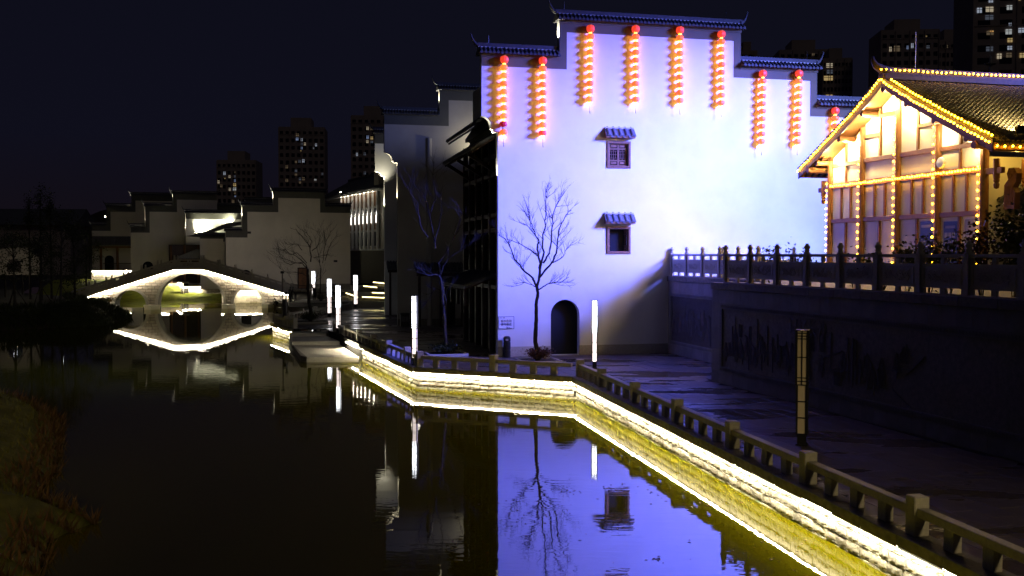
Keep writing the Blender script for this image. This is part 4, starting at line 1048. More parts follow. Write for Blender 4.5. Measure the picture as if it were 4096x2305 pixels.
string([(s, -OV + 0.16, rz_(s) + 0.42) for s in slope_pts(0.35, HW - 0.15, 10)], 34, 'bulb string on the edge tiles of the roof, above the right bargeboard')
string([(0.14, -OV - 0.25, rz_(0) + 0.60), (0.14, HLEN, rz_(0) + 0.60)], 38, 'bulb string along the roof ridge')
string([(-5.05, -0.15, 4.43), (5.2, -0.15, 4.43)], 62, 'dense level bulb string across the middle beam of the timber gable')
for i, s in enumerate(posts):
    nm = ('leftmost post beside the blue wall', 'second post from the left', 'middle post', 'fourth post from the left', 'right corner post')[i]
    string([(s + (-0.15), -0.13, min(rz_(s), 5.9 + (1.6 if i == 2 else 0.9 if i in (1, 3) else -0.9)) - 0.3), (s - 0.15, -0.13, 0.35)], (15, 18, 22, 18, 14)[i], 'upright bulb string on the %s of the timber gable' % nm)
string([(HW - 0.02 + 0.06, -OV, rz_(HW) + 0.12), (HW + 0.06, HLEN, rz_(HW) + 0.12)], 26, 'bulb string along the right eave board')
# warm lamps hidden on the purlins under the gable roof
for s, z, p in ((-4.6, 5.45, 30), (-3.3, 6.3, 60), (-1.55, 7.0, 75), (0.1, 7.6, 55), (1.3, 6.9, 22), (3.2, 5.9, 14), (5.0, 5.2, 8)):
    point(PH.w(s, -0.42, TZ + z), p * 9, (1.0, 0.74, 0.32), 0.06)
# warm lamps under the side eave, over the gateway
for y in (0.6, 2.6): point(PH.w(6.15, y, TZ + 4.85), 45, (1.0, 0.62, 0.10), 0.08)
point(PH.w(6.9, -1.6, TZ + 3.6), 28, (1.0, 0.66, 0.14), 0.1)
# floodlights on the eave shining up the tiles
for k, (dy, lb) in enumerate(((0.55, 'left one of two small floodlights on the tiled eave'), (1.25, 'right one of two small floodlights on the tiled eave'))):
    p = PH.w(HW - 0.35, dy, TZ + rz_(HW - 0.35) + 0.62)
    t = thing('floodlight', lb, 'floodlight', p, PH.a, 'floodlights on the tiled eave')
    h_ = MB().bbox(-0.06, 0.10, -0.16, 0.16, -0.14, 0.14, 0.02).build('housing', black_m, t); MB().box(-0.072, -0.061, -0.13, 0.13, -0.11, 0.11).build('glass', emit('flood glass %d' % k, (1.0, 0.75, 0.2), 1.2), t)
    MB().tube([(0.05, -0.18, 0), (0.12, -0.18, -0.25), (0.12, 0.18, -0.25), (0.05, 0.18, 0)], 0.018, 5).build('bracket', black_m, t)
    spot(PH.w(HW - 0.6, dy + 0.3, TZ + rz_(HW - 0.6) + 0.62), PH.w(2.5, dy + 1.3, TZ + rz_(2.5) + 0.1), 1300, (1.0, 0.74, 0.28), 85, 1.0, 0.06)

# ---- round white junction box on the gable
t = thing('wall_lamp', 'small round white unlit lamp on the gable beside the fourth post', 'wall lamp', PH.w(2.95, -0.1, TZ + 4.85), PH.a)
MB().lathe([(0.0, 0.0), (0.2, 0.02), (0.23, 0.08), (0.2, 0.14), (0.0, 0.16)], 14).build('shade', white_p, t).rotation_euler = (PI/2, 0, 0)

# ---- brick gateway at the right edge: two tile capped brick piers
def brick_pier(label, px, v, Y, w, d, z0, z1, lit):
    p = D(px, v, Y); t = thing('brick_pier', label, 'gate pier', (p.x, p.y, TZ), PH.a + PI/2 - 0.3)
    MB().box(-w/2 + 0.012, w/2 - 0.012, -d/2 + 0.012, d/2 - 0.012, 0, z1 - TZ).build('core', mortar, t)
    bw, bh = 0.24, 0.085; z = max(z0 - TZ, 0.0); r_ = 0
    bm_ = {}
    while z < z1 - TZ - 0.03:
        for face in range(2):
            L = w if face == 0 else d
            x = -L/2 - (bw/2 if r_ % 2 else 0)
            while x < L/2 - 0.01:
                a, b = max(x, -L/2), min(x + bw - 0.012, L/2)
                if b - a > 0.03:
                    key = round(b - a, 3)
                    if key not in bm_: bm_[key] = MB().box(0, b - a, -0.02, 0.02, 0, bh - 0.012).mesh('brick', brick_m)
                    if face == 0: put('brick', bm_[key], t, (a, -d/2, z))
                    else:
                        o = put('brick', bm_[key], t, (-w/2, b, z)); o.rotation_euler = (0, 0, -PI/2)
                x += bw
        z += bh; r_ += 1
    zt = z1 - TZ
    for i, q in enumerate((0.06, 0.12)): MB().box(-w/2 - q, w/2 + q, -d/2 - q, d/2 + q, zt + 0.085*i, zt + 0.083 + 0.085*i).build('corbel', tile_light, t)
    MB().prism([(-w/2 - 0.3, zt + 0.17), (w/2 + 0.3, zt + 0.17), (w/2 + 0.3, zt + 0.22), (0.12, zt + 0.62), (-0.12, zt + 0.62), (-w/2 - 0.3, zt + 0.22)], -d/2 - 0.3, d/2 + 0.3, 'y').build('pier_roof', tile_grey, t)
    for k in range(5):
        y = -d/2 - 0.2 + k * (d + 0.4) / 4
        for sg in (-1, 1): MB().bar((sg*(w/2 + 0.36), y, zt + 0.24), (sg*0.1, y, zt + 0.66), 0.13, 0.1).build('roof_tile', tile_grey, t)
    MB().tube([(0, -d/2 - 0.25, zt + 0.72), (0, d/2 + 0.25, zt + 0.72)], 0.09, 8).build('ridge_roll', tile_light, t)
    return t
brick_pier('tall brick gate pier with a tiled cap at the right edge', 4092, 900, 37.6, 0.95, 0.9, 4.9, 7.2, True)
brick_pier('low brick gate pier with a white moulded cap behind the shrubs', 3990, 980, 40.5, 0.7, 0.7, 4.4, 6.15, True)
t = thing('carved_bracket', 'carved wooden eave bracket with a scrolled head above the tall brick pier', 'bracket', D(4045, 740, 37.0), PH.a)
MB().prism([(-0.25, -0.9), (0.3, -0.9), (0.32, -0.3), (0.22, -0.1), (0.36, 0.1), (0.40, 0.4), (0.25, 0.62), (0.0, 0.62), (-0.1, 0.42), (-0.02, 0.2), (-0.22, 0.0)], -0.12, 0.12, 'y').build('bracket_body', wood, t)
MB().tube([(0.14 + 0.2*(1-i/14)*cos(i*0.6), -0.13, 0.38 + 0.2*(1-i/14)*sin(i*0.6)) for i in range(14)], 0.025, 5).build('scroll', wood, t)
for k in range(5): MB().tube([(-0.15 + 0.08*k, -0.125, -0.75), (-0.1 + 0.08*k, -0.125, -0.4), (-0.14 + 0.08*k, -0.125, -0.05)], 0.02, 4).build('carved_fold', wood, t)

# ---- planting along the terrace edge
def leafy(name, label, c, rad, hgt, n, m, size, seed, cat='shrub', group=None, flowers=0, stems=5):
    r = random.Random(seed); t = thing(name, label, cat, c, 0, group); b = MB(); st = MB()
    tips = []
    for k in range(stems):
        a = r.uniform(0, 2*PI); q = rad * r.uniform(0.2, 0.9); tip = Vector((q*cos(a), q*sin(a), hgt * r.uniform(0.55, 1.0)))
        st.tube([(0.05*cos(a), 0.05*sin(a), 0), tip * 0.5 + Vector((0, 0, hgt*0.1)), tip], [0.018, 0.012, 0.005], 4); tips.append(tip)
    st.build('stem', bark, t)
    for _ in range(n):
        tip = r.choice(tips); p = tip * r.uniform(0.45, 1.05) + Vector((r.gauss(0, rad*0.22), r.gauss(0, rad*0.22), r.gauss(0, hgt*0.09)))
        p.z = max(p.z, 0.03)
        a, e_ = r.uniform(0, 2*PI), r.uniform(-0.9, 0.9); d = Vector((cos(a)*cos(e_), sin(a)*cos(e_), sin(e_))) * size * r.uniform(0.6, 1.3)
        sd = d.cross(Vector((r.uniform(-1, 1), r.uniform(-1, 1), r.uniform(0.2, 1)))).normalized() * size * 0.32
        b.add([p, p + d*0.5 + sd, p + d, p + d*0.5 - sd], [(0, 1, 2, 3)])
    b.build('foliage', m, t)
    if flowers:
        f = MB()
        for _ in range(flowers):
            tip = r.choice(tips); p = tip * r.uniform(0.5, 0.8) + Vector((r.gauss(0, rad*0.2), r.gauss(0, rad*0.2), 0)); f.lathe([(0.0, -0.04), (0.05, 0.0), (0.0, 0.04)], 6, p)
        f.build('blossom', red_fl, t)
    return t
bush = [(3108, 30, 0.7, 1.75, 'wispy shrub against the brightest part of the blue wall', 0, 260), (3230, 33, 0.6, 1.35, 'small shrub behind the third balustrade panel', 0, 220), (3420, 31, 0.5, 1.3, 'low sparse shrub left of the second bulb post', 3, 200),
        (3530, 30, 0.8, 1.35, 'low shrub with red flowers behind the carved balustrade', 10, 420), (3632, 30, 0.6, 1.7, 'feathery upright shrub at the middle bulb post', 0, 520),
        (3720, 28, 0.7, 1.6, 'pale leaved shrub left of the fourth bulb post', 0, 520), (3800, 28, 0.7, 1.75, 'pale leaved shrub right of the fourth bulb post', 0, 620),
        (3930, 27, 0.8, 2.0, 'broad russet shrub under the paper notice', 0, 900), (4060, 26, 0.95, 2.75, 'tall dark shrub in front of the brick piers', 0, 1500)]
for i, (u, Y, rd, hh, lb, fl_, n_) in enumerate(bush):
    p = D(u, 1017, 80666 / (u - 944) + 1.3); leafy('shrub', lb, (p.x, p.y, TZ), rd, hh, n_, leaf_sh if i != 7 else leaf_red, 0.13, 300 + i, group='shrubs along the terrace edge', flowers=fl_)

# ================================================================ STONE BRIDGE with three arches
pb0 = G(600, 1238, WZ); PG = Pl(pb0.x, pb0.y, R(14))
bt = thing('stone_bridge', 'three arched stone footbridge with lit spandrels and carved railing', 'bridge', PG.o, PG.a)
BW_ = 4.2
cop = [PG.hit(u, v) for u, v in ((285, 1209), (694, 1081.7), (815, 1080.7), (1160, 1182))]
def zc(s):
    for a, b in zip(cop[:-1], cop[1:]):
        if s <= b[0]: return a[1] + (b[1]-a[1]) * (s - a[0]) / (b[0]-a[0])
    return cop[-1][1]
def circ(ul, ur, vs, uc, vc):
    a, b, c = PG.hit(ul, vs), PG.hit(ur, vs), PG.hit(uc, vc); w = (b[0]-a[0])/2; h = c[1] - a[1]; r_ = (w*w + h*h) / (2*h)
    return ((a[0]+b[0])/2, c[1] - r_, r_)
arches = [circ(459, 584, 1222, 521, 1162), circ(630, 894, 1216, 762, 1094), circ(934, 1050, 1216, 992, 1157)]
poly = [(cop[0][0], -1.3)]
for cx_, cz_, r_ in arches:
    w = math.sqrt(max(0.01, r_*r_ - (-1.3 - cz_)**2)); a0 = math.atan2(-1.3 - cz_, -w); a1 = math.atan2(-1.3 - cz_, w)
    if a0 < 0: a0 += 2*PI
    n = 24; poly += [(cx_ + r_*cos(a0 + (a1-a0)*i/n), cz_ + r_*sin(a0 + (a1-a0)*i/n)) for i in range(n+1)]
poly += [(cop[-1][0], -1.3), (cop[-1][0], cop[-1][1]), (cop[2][0], cop[2][1]), (cop[1][0], cop[1][1]), (cop[0][0], cop[0][1])]
MB().prism(poly, 0.06, BW_, 'y').build('bridge_body', granite_dk, bt)
r = random.Random(8); CH = 0.335; z = -1.02; row = 0
while z < 3.4:
    s = cop[0][0] - (0.33 if row % 2 else 0.0)
    while s < cop[-1][0]:
        w = 0.66 * r.uniform(0.9, 1.12); segs = [(max(s, cop[0][0]), min(s + w, cop[-1][0]))]; s += w
        for cx_, cz_, r_ in arches:
            rr = r_ + 0.18; q = rr*rr - (z + CH*0.5 - cz_)**2
            if q <= 0: continue
            wv = math.sqrt(q); new = []
            for a, b in segs:
                if b <= cx_ - wv or a >= cx_ + wv: new.append((a, b))
                else:
                    if a < cx_ - wv: new.append((a, cx_ - wv))
                    if b > cx_ + wv: new.append((cx_ + wv, b))
            segs = new
        for a, b in segs:
            if b - a < 0.12: continue
            za, zb_ = min(z + CH, zc(a)), min(z + CH, zc(b))
            if max(za, zb_) - z < 0.06: continue
            g = 0.024; pts = [(a+g, z+g), (b-g, z+g)] + ([(b-g, max(zb_-g, z+2*g))] if zb_ > z + 3*g else []) + ([(a+g, max(za-g, z+2*g))] if za > z + 3*g else [])
            if len(pts) < 3: continue
            yy = r.uniform(-0.022, 0.012); cxm_, czm_ = sum(p[0] for p in pts)/len(pts), sum(p[1] for p in pts)/len(pts)
            k = len(pts); inner_ = [(cxm_ + (p[0]-cxm_)*0.90, czm_ + (p[1]-czm_)*0.84) for p in pts]
            vs = [(p[0], 0.05, p[1]) for p in pts] + [(p[0], yy + 0.02, p[1]) for p in pts] + [(p[0], yy - 0.02, p[1]) for p in inner_]
            fs = [(i, (i+1) % k, k + (i+1) % k, k + i) for i in range(k)] + [(k+i, k + (i+1) % k, 2*k + (i+1) % k, 2*k + i) for i in range(k)] + [tuple(2*k + i for i in range(k))]
            MB().add(vs, fs).build('stone', stone_b, bt)
    z += CH; row += 1
for cx_, cz_, r_ in arches:
    a0, a1 = R(-14), R(194); n = 22; ri, ro = r_ - 0.0, r_ + 0.30
    pts = [(cx_ + ro*cos(a0+(a1-a0)*i/n), cz_ + ro*sin(a0+(a1-a0)*i/n)) for i in range(n+1)] + [(cx_ + ri*cos(a1+(a0-a1)*i/n), cz_ + ri*sin(a1+(a0-a1)*i/n)) for i in range(n+1)]
    rg_ = MB(); m = n + 1
    for i in range(n):
        q = [pts[i], pts[i+1], pts[2*m-2-i], pts[2*m-1-i]]
        rg_.add([(p[0], y, p[1]) for y in (-0.09, 0.1) for p in q], [(3,2,1,0), (4,5,6,7), (0,1,5,4), (2,3,7,6)])
    rg_.build('arch_ring', granite, bt)
for u in ((395, 466), (578, 638), (887, 941), (1047, 1096)):      # cutwaters
    a, b = PG.hit(u[0], 1235)[0], PG.hit(u[1], 1235)[0]; m = (a + b) / 2
    MB().prism([(a, 0.5), (a, -0.35), (m, -1.0), (b, -0.35), (b, 0.5)], -1.3, -0.62, 'z').prism([(a - 0.06, 0.5), (a - 0.06, -0.38), (m, -1.06), (b + 0.06, -0.38), (b + 0.06, 0.5)], -0.618, -0.5, 'z').build('cutwater', granite, bt)
def ribbon(name, zlo, zhi, y0, y1, m, s0=None, s1=None, par=bt):
    ss = [cop[0][0] if s0 is None else s0] + [c[0] for c in cop[1:-1] if (s0 is None or s0 < c[0] < s1)] + [cop[-1][0] if s1 is None else s1]
    b = MB()
    for a, c in zip(ss[:-1], ss[1:]): b.prism([(a, zc(a) + zlo), (c, zc(c) + zlo), (c, zc(c) + zhi), (a, zc(a) + zhi)], y0, y1, 'y')
    return b.build(name, m, par)
ribbon('coping', 0.0, 0.30, -0.34, BW_ + 0.24, granite)
ribbon('light_strip', -0.035, -0.005, -0.24, -0.19, led_b)
ribbon('light_strip', -0.035, -0.005, BW_ + 0.25, BW_ + 0.30, led_fill)  # unseen rear strip, added to warm the walls behind the bridge
pus = [(355.5), 424.8, 494, 565.5, 631.7, 699, 807, 874, 941, 1007, 1072, 1138]
pss = [PG.hit(u, 1080)[0] for u in pus]
brp = MB().bbox(-0.11, 0.11, -0.11, 0.11, 0.0, 1.22, 0.015).lathe([(0.10, 1.22), (0.08, 1.26), (0.10, 1.32), (0.10, 1.42), (0.06, 1.47), (0, 1.48)], 8).mesh('post', granite)
for yy in (-0.05, BW_ + 0.05):
    for s in pss: put('post', brp, bt, (s, yy, zc(s) + 0.28))
    pp_ = [pss[0] - 2.0] + pss + [pss[-1] + 1.2]
    for i, (a, b) in enumerate(zip(pp_[:-1], pp_[1:])):
        a, b = max(a + 0.12, cop[0][0]), min(b - 0.12, cop[-1][0])
        if b - a < 0.3: continue
        q = ribbon('panel', 0.34, 0.92, yy - 0.05, yy + 0.05, granite, a, b)
        ribbon('rail', 1.12, 1.24, yy - 0.07, yy + 0.07, granite, a, b)
        m = (a + b) / 2
        for x in (a + 0.09, m, b - 0.09): MB().prism([(x - 0.07, zc(x) + 0.9), (x + 0.07, zc(x) + 0.9), (x + 0.12, zc(x) + 1.13), (x - 0.12, zc(x) + 1.13)], yy - 0.045, yy + 0.045, 'y').build('vase_block', granite, bt)
        if i == 6 and yy < 0: textobj('成朝桥', 0.42, granite_dk, bt, (m, yy - 0.054, zc(m) + 0.63), (PI/2, 0, 0), 'carved_characters', 0.004)
warning_board(PG, 1099, 1165, 1130, 1182, 'white warning board with two lines of characters on the lit bridge abutment', -0.06)

# ---- quay walls behind the bridge, lit from their copings
def rear_quay(a, b, zt, label, n_course=5, led=True, h0=-1.2, kind='structure'):
    pl, L = along(a, b); t = bpy.data.objects.new('rear_quay_wall', None); C.objects.link(t); t.location = pl.o; t.rotation_euler = (0, 0, pl.a); t['kind'] = kind
    MB().box(0, L, 0.05, 0.7, h0, zt).build('backing', mortar, t); hh = (zt - h0 - 0.02) / n_course; rr = random.Random(int(L*100))
    for j in range(n_course):
        s = -0.45 if j % 2 else 0.0
        while s < L:
            x0, x1 = max(s, 0), min(s + 0.9, L); s += 0.9
            if x1 - x0 > 0.08: MB().bbox(x0 + 0.008, x1 - 0.008, rr.uniform(-0.01, 0.01), 0.06, h0 + hh*j + 0.008, h0 + hh*(j+1) - 0.008, 0.008).build('stone', stone_b, t)
    MB().box(-0.05, L, -0.36, 0.8, zt, zt + 0.22).build('coping', granite_dk, t)
    if led: MB().box(0, L, -0.30, -0.25, zt - 0.035, zt - 0.005).build('light_strip', led_q, t)
    return pl, L
rear_quay((-38.2, 130.9), (-31.0, 132.6), 0.55, '')
q1 = D(730, 1150, 143); q2 = D(900, 1150, 145.5)
rear_quay((q1.x, q1.y), (q2.x, q2.y), 0.66, '')
q1 = D(680, 1113, 151); q2 = D(714, 1113, 150)
rear_quay((q1.x - 3.5, q1.y), (q2.x, q2.y), 1.7, '')
q3 = D(733, 1113, 143); rear_quay((q2.x, q2.y), (q3.x, q3.y), 1.2, '')
q1 = D(366, 1084, 163); q2 = D(528, 1084, 167)
rear_quay((q1.x, q1.y), (q2.x, q2.y), 2.6, '', 6, True, -0.6)
# turf between them
gv = MB(); r = random.Random(3)
def turf_strip(a, b, w, z0, z1, n=20):
    a, b = Vector(a), Vector(b); d = (b - a).normalized(); nn = Vector((d.y, -d.x)); k0 = len(gv.v); vs = []; fs = []
    for i in range(n + 1):
        p = a.lerp(b, i / n)
        for j in range(5):
            q = p + nn * w * j / 4; vs.append((q.x, q.y, z1 + (z0 - z1) * (1 - j/4) ** 0.7 + r.uniform(-0.06, 0.06)))
    for i in range(n):
        for j in range(4): fs.append((i*5+j, i*5+j+1, (i+1)*5+j+1, (i+1)*5+j))
    gv.add(vs, fs)
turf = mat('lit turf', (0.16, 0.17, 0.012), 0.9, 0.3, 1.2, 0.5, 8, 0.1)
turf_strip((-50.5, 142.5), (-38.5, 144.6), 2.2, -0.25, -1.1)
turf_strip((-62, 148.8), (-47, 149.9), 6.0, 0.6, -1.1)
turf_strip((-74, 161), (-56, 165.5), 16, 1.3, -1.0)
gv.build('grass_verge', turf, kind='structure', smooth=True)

# ================================================================ WHITE HOUSES BEHIND THE BRIDGE
EA = R(21)
def plane_at(u, v, Y, a=EA): p = D(u, v, Y); return Pl(p.x, p.y, a)
PE1 = plane_at(905, 1100, 136)
HE1, TE1 = gable_house('gable_house', 'broad pinkish gable wall with a four stepped top behind the bridge and planted tree', PE1, [(903, 968, 908), (968, 1092, 806), (1092, 1300, 752), (1300, 1400, 811)], 0.4, 0.85, plaster_old, band_dark, hb=0.85, wb=0.7, depth=9)
a_, b_ = PE1.hit(1194, 1075), PE1.hit(1226, 1153)
MB().box(a_[0] - 0.15, b_[0] + 0.15, -0.07, -0.01, 0.55, a_[1] + 0.15).build('door_frame', wood_dk, HE1)
for k in range(2):
    x0 = a_[0] + k * (b_[0]-a_[0]) / 2; MB().box(x0 + 0.02, x0 + (b_[0]-a_[0])/2 - 0.02, -0.10, -0.071, 0.6, a_[1]).build('door_leaf', wood, HE1)
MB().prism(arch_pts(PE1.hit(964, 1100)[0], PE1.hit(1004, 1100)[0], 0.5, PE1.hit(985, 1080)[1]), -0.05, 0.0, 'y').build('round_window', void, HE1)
MB().box(TE1[0][0], TE1[-1][1], -0.04, 0.0, 0.4, 1.2).build('plinth', granite_dk, HE1)
for u, v in ((995, 931), (1340, 1045)):
    s, z = PE1.hit(u, v); MB().box(s - 0.2, s + 0.25, -0.45, 0.0, z - 0.15, z + 0.15).build('wall_fitting', black_m, HE1)
PE2 = plane_at(525, 1100, 152)
HE2, TE2 = gable_house('gable_house', 'olive lit stepped gable wall left of the bridge crown with a round dark opening', PE2, [(522, 580, 893), (580, 690, 810), (690, 868, 763)], 0.4, 0.85, plaster_old, band_dark, hb=0.85, wb=0.65, depth=9)
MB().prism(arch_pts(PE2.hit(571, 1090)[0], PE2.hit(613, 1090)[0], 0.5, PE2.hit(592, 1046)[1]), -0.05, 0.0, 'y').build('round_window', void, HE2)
PE3 = plane_at(745, 1100, 150)
HE3, TE3 = gable_house('gable_house', 'low gable wall brightly lit by roof floodlights between two dim gables', PE3, [(742, 985, 838)], 0.4, 0.85, plaster, band_dark, hb=0.9, wb=0.6, depth=8)
PE0 = plane_at(367, 1085, 166)
HE0, TE0 = gable_house('gable_house', 'leftmost stepped gable house above a timber gallery on a lit podium', PE0, [(367, 425, 888), (425, 525, 812), (525, 700, 769)], 2.8, 0.85, plaster_old, band_dark, hb=0.9, wb=0.65, depth=8)
PF0 = plane_at(985, 785, 160)
gable_house('gable_house', 'distant wall cap with a lit end peeping between the two tallest far gables', PF0, [(984, 1110, 788)], 0.4, 0.85, plaster, band_dark, hb=1.3, wb=0.4, depth=6)
PF1 = plane_at(860, 820, 172)
gable_house('gable_house', 'far dark wall cap behind the brightly lit low gable', PF1, [(850, 975, 811)], 0.4, 0.85, plaster_old, band_dark, hb=1.3, wb=0.4, depth=6)
# timber gallery of the leftmost house
g0, g1 = PE0.hit(370, 985)[0], PE0.hit(526, 985)[0]
gt = thing('timber_gallery', 'timber gallery with tiled roof and orange posts on the lit podium', 'gallery', PE0.o, PE0.a)
zr0, zr1 = PE0.hit(450, 984)[1], PE0.hit(450, 946)[1]
MB().prism([(-1.3, zr0), (-1.3, zr0 + 0.15), (0.0, zr1), (0.0, zr1 - 0.2)], g0, g1, 'x').build('roof', tile_grey, gt)
jm = MB()
for k in range(int((g1 - g0) / 0.24)): tile_parts(jm, g0 + 0.12 + 0.24*k, -1.36, -0.01, zr0 + 0.15, zr1, 0.07, 3)
jm.build('roof_tiles', tile_grey, gt, kind='stuff')
MB().box(g0, g1, -1.1, -0.95, zr0 - 0.35, zr0 - 0.05).build('beam', wood, gt)
for u in (404, 470): s = PE0.hit(u, 1000)[0]; MB().lathe([(0.2, 2.8), (0.2, zr0 - 0.3)], 10, (s, -1.0, 0)).build('post', wood, gt)
rm = MB()
for k in range(20): s = PE0.hit(440, 1000)[0] + 0.17*k; rm.box(s, s + 0.05, -1.02, -0.98, 2.85, 3.8)
rm.box(PE0.hit(412, 1000)[0], g1, -1.04, -0.96, 3.8, 3.9); rm.build('rail_bars', wood_dk, gt)
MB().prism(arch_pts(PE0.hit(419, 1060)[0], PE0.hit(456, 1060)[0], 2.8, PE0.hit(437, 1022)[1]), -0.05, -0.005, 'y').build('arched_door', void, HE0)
# lean-to roofs and a low wing between the gables
def slope_roof(label, pl, pts, d, m=tile_grey):
    t = thing('lean_to', label, 'lean-to', pl.o, pl.a); P_ = [pl.hit(u, v) for u, v in pts]
    MB().prism(P_, -d, 0.4, 'y').build('roof', m, t); return t
slope_roof('dark sloping roof verge rising across the floodlit low gable', plane_at(745, 1100, 146), [(742, 945), (800, 950), (905, 912), (968, 900), (968, 886), (905, 893), (800, 935)], 0.3)
slope_roof('dark lean-to roof falling left behind the bridge railing', plane_at(745, 1100, 144), [(690, 1035), (790, 995), (806, 1003), (806, 1035)], 0.3)
PW = plane_at(802, 1100, 142)
gable_house('wing_wall', 'plain low wall standing left of the broad pinkish gable', PW, [(800, 905, 930)], 0.4, 0.5, plaster_old, band_dark, hb=0.3, wb=0.3, depth=5, cat='wall')
for u in (795, 801): s = u
t = thing('timber_wing', 'dark timber posts and railing under the bridge arch by the lit quay', 'shopfront', D(720, 1150, 147), EA)
MB().box(-1.5, 7, 0.3, 0.5, 0.6, 6.3).build('back_wall', wood_dk, t)
for k in range(5): MB().lathe([(0.14, 0.6), (0.14, 6.2)], 8, (-1.2 + 1.9*k, 0, 0)).build('post', wood, t)
rm = MB()
for k in range(44): rm.box(-1.2 + 0.18*k, -1.16 + 0.18*k, -0.03, 0.03, 0.7, 1.9)
rm.box(-1.2, 6.8, -0.05, 0.05, 1.9, 2.0); rm.build('rail_bars', wood_dk, t)
# lamps on the far roofs
graze(PE2, 580, 893, 110, -0.35, 0.42); graze(PE2, 690, 806, 110, -0.35, 0.42); graze(PE1, 968, 880, 110, -0.35, 0.42); graze(PE1, 1092, 806, 110, -0.35, 0.42); graze(PE0, 525, 808, 90, -0.35, 0.42); graze(PE3, 742, 930, 110, -0.35, 0.42); graze(PF0, 984, 800, 90, -0.45, 0.42);  graze(PE0, 368, 895, 40, -0.35, 0.42)
for u, v, p in ((782, 932, 420), (930, 893, 300)):
    s, z = PE3.hit(u, v); pos = PE3.w(s, -0.7, z)
    spot(pos, PE3.w(s + 3.0 * (1 if u < 800 else -0.6), 0.0, z + 2.6), p * 7, (1.0, 0.96, 0.66), 140, 1.0, 0.1)
    t = thing('floodlight', 'floodlight shining on the low far gable, %s' % ('at its lower left corner' if u < 800 else 'on the sloping roof at its right'), 'floodlight', PE3.w(s, -0.9, z - 0.15), EA)
    MB().bbox(-0.18, 0.18, -0.12, 0.12, -0.15, 0.15, 0.02).build('housing', black_m, t); MB().lathe([(0.0, 0), (0.14, 0.01), (0.14, 0.05), (0, 0.06)], 10, (0, 0, 0.16)).build('glass', spot_w, t)

# ---- lit shop house with white columns
PD = Pl(*D(1530, 1000, 150).xy, -R(65))
sd = thing('shop_house', 'two storey shop house with white columns and soffit lights under a long tiled roof', 'house', PD.o, PD.a)
SL = PD.hit(1300, 900)[0]; z1_ = PD.hit(1500, 998)[1]; ze = PD.hit(1505, 764)[1]
MB().box(SL, 0.3, 0.5, 9, 0.7, ze).build('wall', plaster_old, sd)
MB().box(SL, 0.3, 0.3, 0.5, 0.7, z1_ - 0.2).build('lower_wall', granite_dk, sd)
MB().box(SL, 0.4, -0.05, 0.5, z1_ - 0.15, z1_ + 0.1).build('sill_band', white_p, sd)
MB().box(SL, 0.4, -0.5, 0.5, ze, ze + 0.25).build('soffit', white_p, sd)
zmid = PD.hit(1460, 895)[1]; zup = PD.hit(1460, 868)[1]
cols = [PD.hit(u, 900)[0] for u in (1365, 1379, 1393, 1408, 1424, 1439, 1455, 1472, 1489, 1508)]
for s in cols:
    MB().box(s - 0.2, s + 0.2, -0.1, 0.2, z1_, ze).build('column', white_p, sd)
    MB().box(s - 0.10, s + 0.10, -0.2, -0.14, zup - 1.1, zup + 0.1).build('column_lamp', lamp_c, sd)
    point(PD.w(s, -0.35, zup + 0.3), 16, (1.0, 0.95, 0.85), 0.05)
for a, b in zip(cols[:-1], cols[1:]):
    m = (a + b) / 2; w = (b - a) / 2 - 0.2
    for z0, z1 in ((z1_ + 0.4, zmid - 1.2), (zup + 0.4, ze - 2.4)):
        o = MB().box(m - w, m + w, 0.28, 0.36, z0, z1).box(m - 0.03, m + 0.03, 0.24, 0.279, z0, z1).build('window', white_p, sd); MB().box(m - w + 0.12, m - 0.1, 0.2, 0.275, z0 + 0.15, z1 - 0.15).box(m + 0.1, m + w - 0.12, 0.2, 0.275, z0 + 0.15, z1 - 0.15).build('pane', tower_glass, o)
    MB().box(m - w, m + w, 0.25, 0.35, zmid - 1.0, zup + 0.2).build('timber_panel', wood, sd); MB().box(m - w, m + w, 0.25, 0.35, ze - 2.2, ze - 0.1).build('timber_panel', wood, sd)
    MB().lathe([(0.07, 0.0), (0.07, -0.04)], 8, (m, -0.3, ze - 0.005)).build('downlight', spot_w, sd)
    point(PD.w(m, -0.22, ze - 0.25), 18, (1.0, 0.88, 0.7), 0.05)
zr = PD.hit(1510, 715)[1]
MB().prism([(-1.0, ze + 0.25), (-1.0, ze + 0.4), (4.5, zr + 1.6), (10, ze + 0.4), (10, ze + 0.25)], SL, 0.5, 'x').build('roof', tile_grey, sd)
jm = MB()
for k in range(int((0.5 - SL) / 0.3)): tile_parts(jm, SL + 0.15 + 0.3*k, -1.05, 4.4, ze + 0.4, zr + 1.6, 0.09, 4)
jm.build('roof_tiles', tile_grey, sd, kind='stuff')
MB().box(SL, 0.5, 4.3, 4.7, zr + 1.5, zr + 2.1).build('ridge', tile_grey, sd)
MB().box(-2.2, 0.2, -0.6, 0.6, ze + 0.4, ze + 3.0).build('chimney', brick_m, sd)
p = PD.hit(1375, 776); spot(PD.w(p[0], -0.2, ze + 0.9), PD.w(p[0] + 8, 2.4, ze + 2.2), 2600, (1, 0.97, 0.75), 70, 1, 0.08)
t = thing('floodlight', 'glaring floodlight on the tiled roof of the shop house', 'floodlight', PD.w(p[0], -0.35, ze + 0.75), PD.a)
MB().bbox(-0.16, 0.16, -0.1, 0.1, -0.1, 0.16, 0.02).build('housing', black_m, t); MB().lathe([(0, 0), (0.17, 0.02), (0.17, 0.1), (0, 0.12)], 8, (0, -0.12, 0.0)).build('glass', spot_w, t)

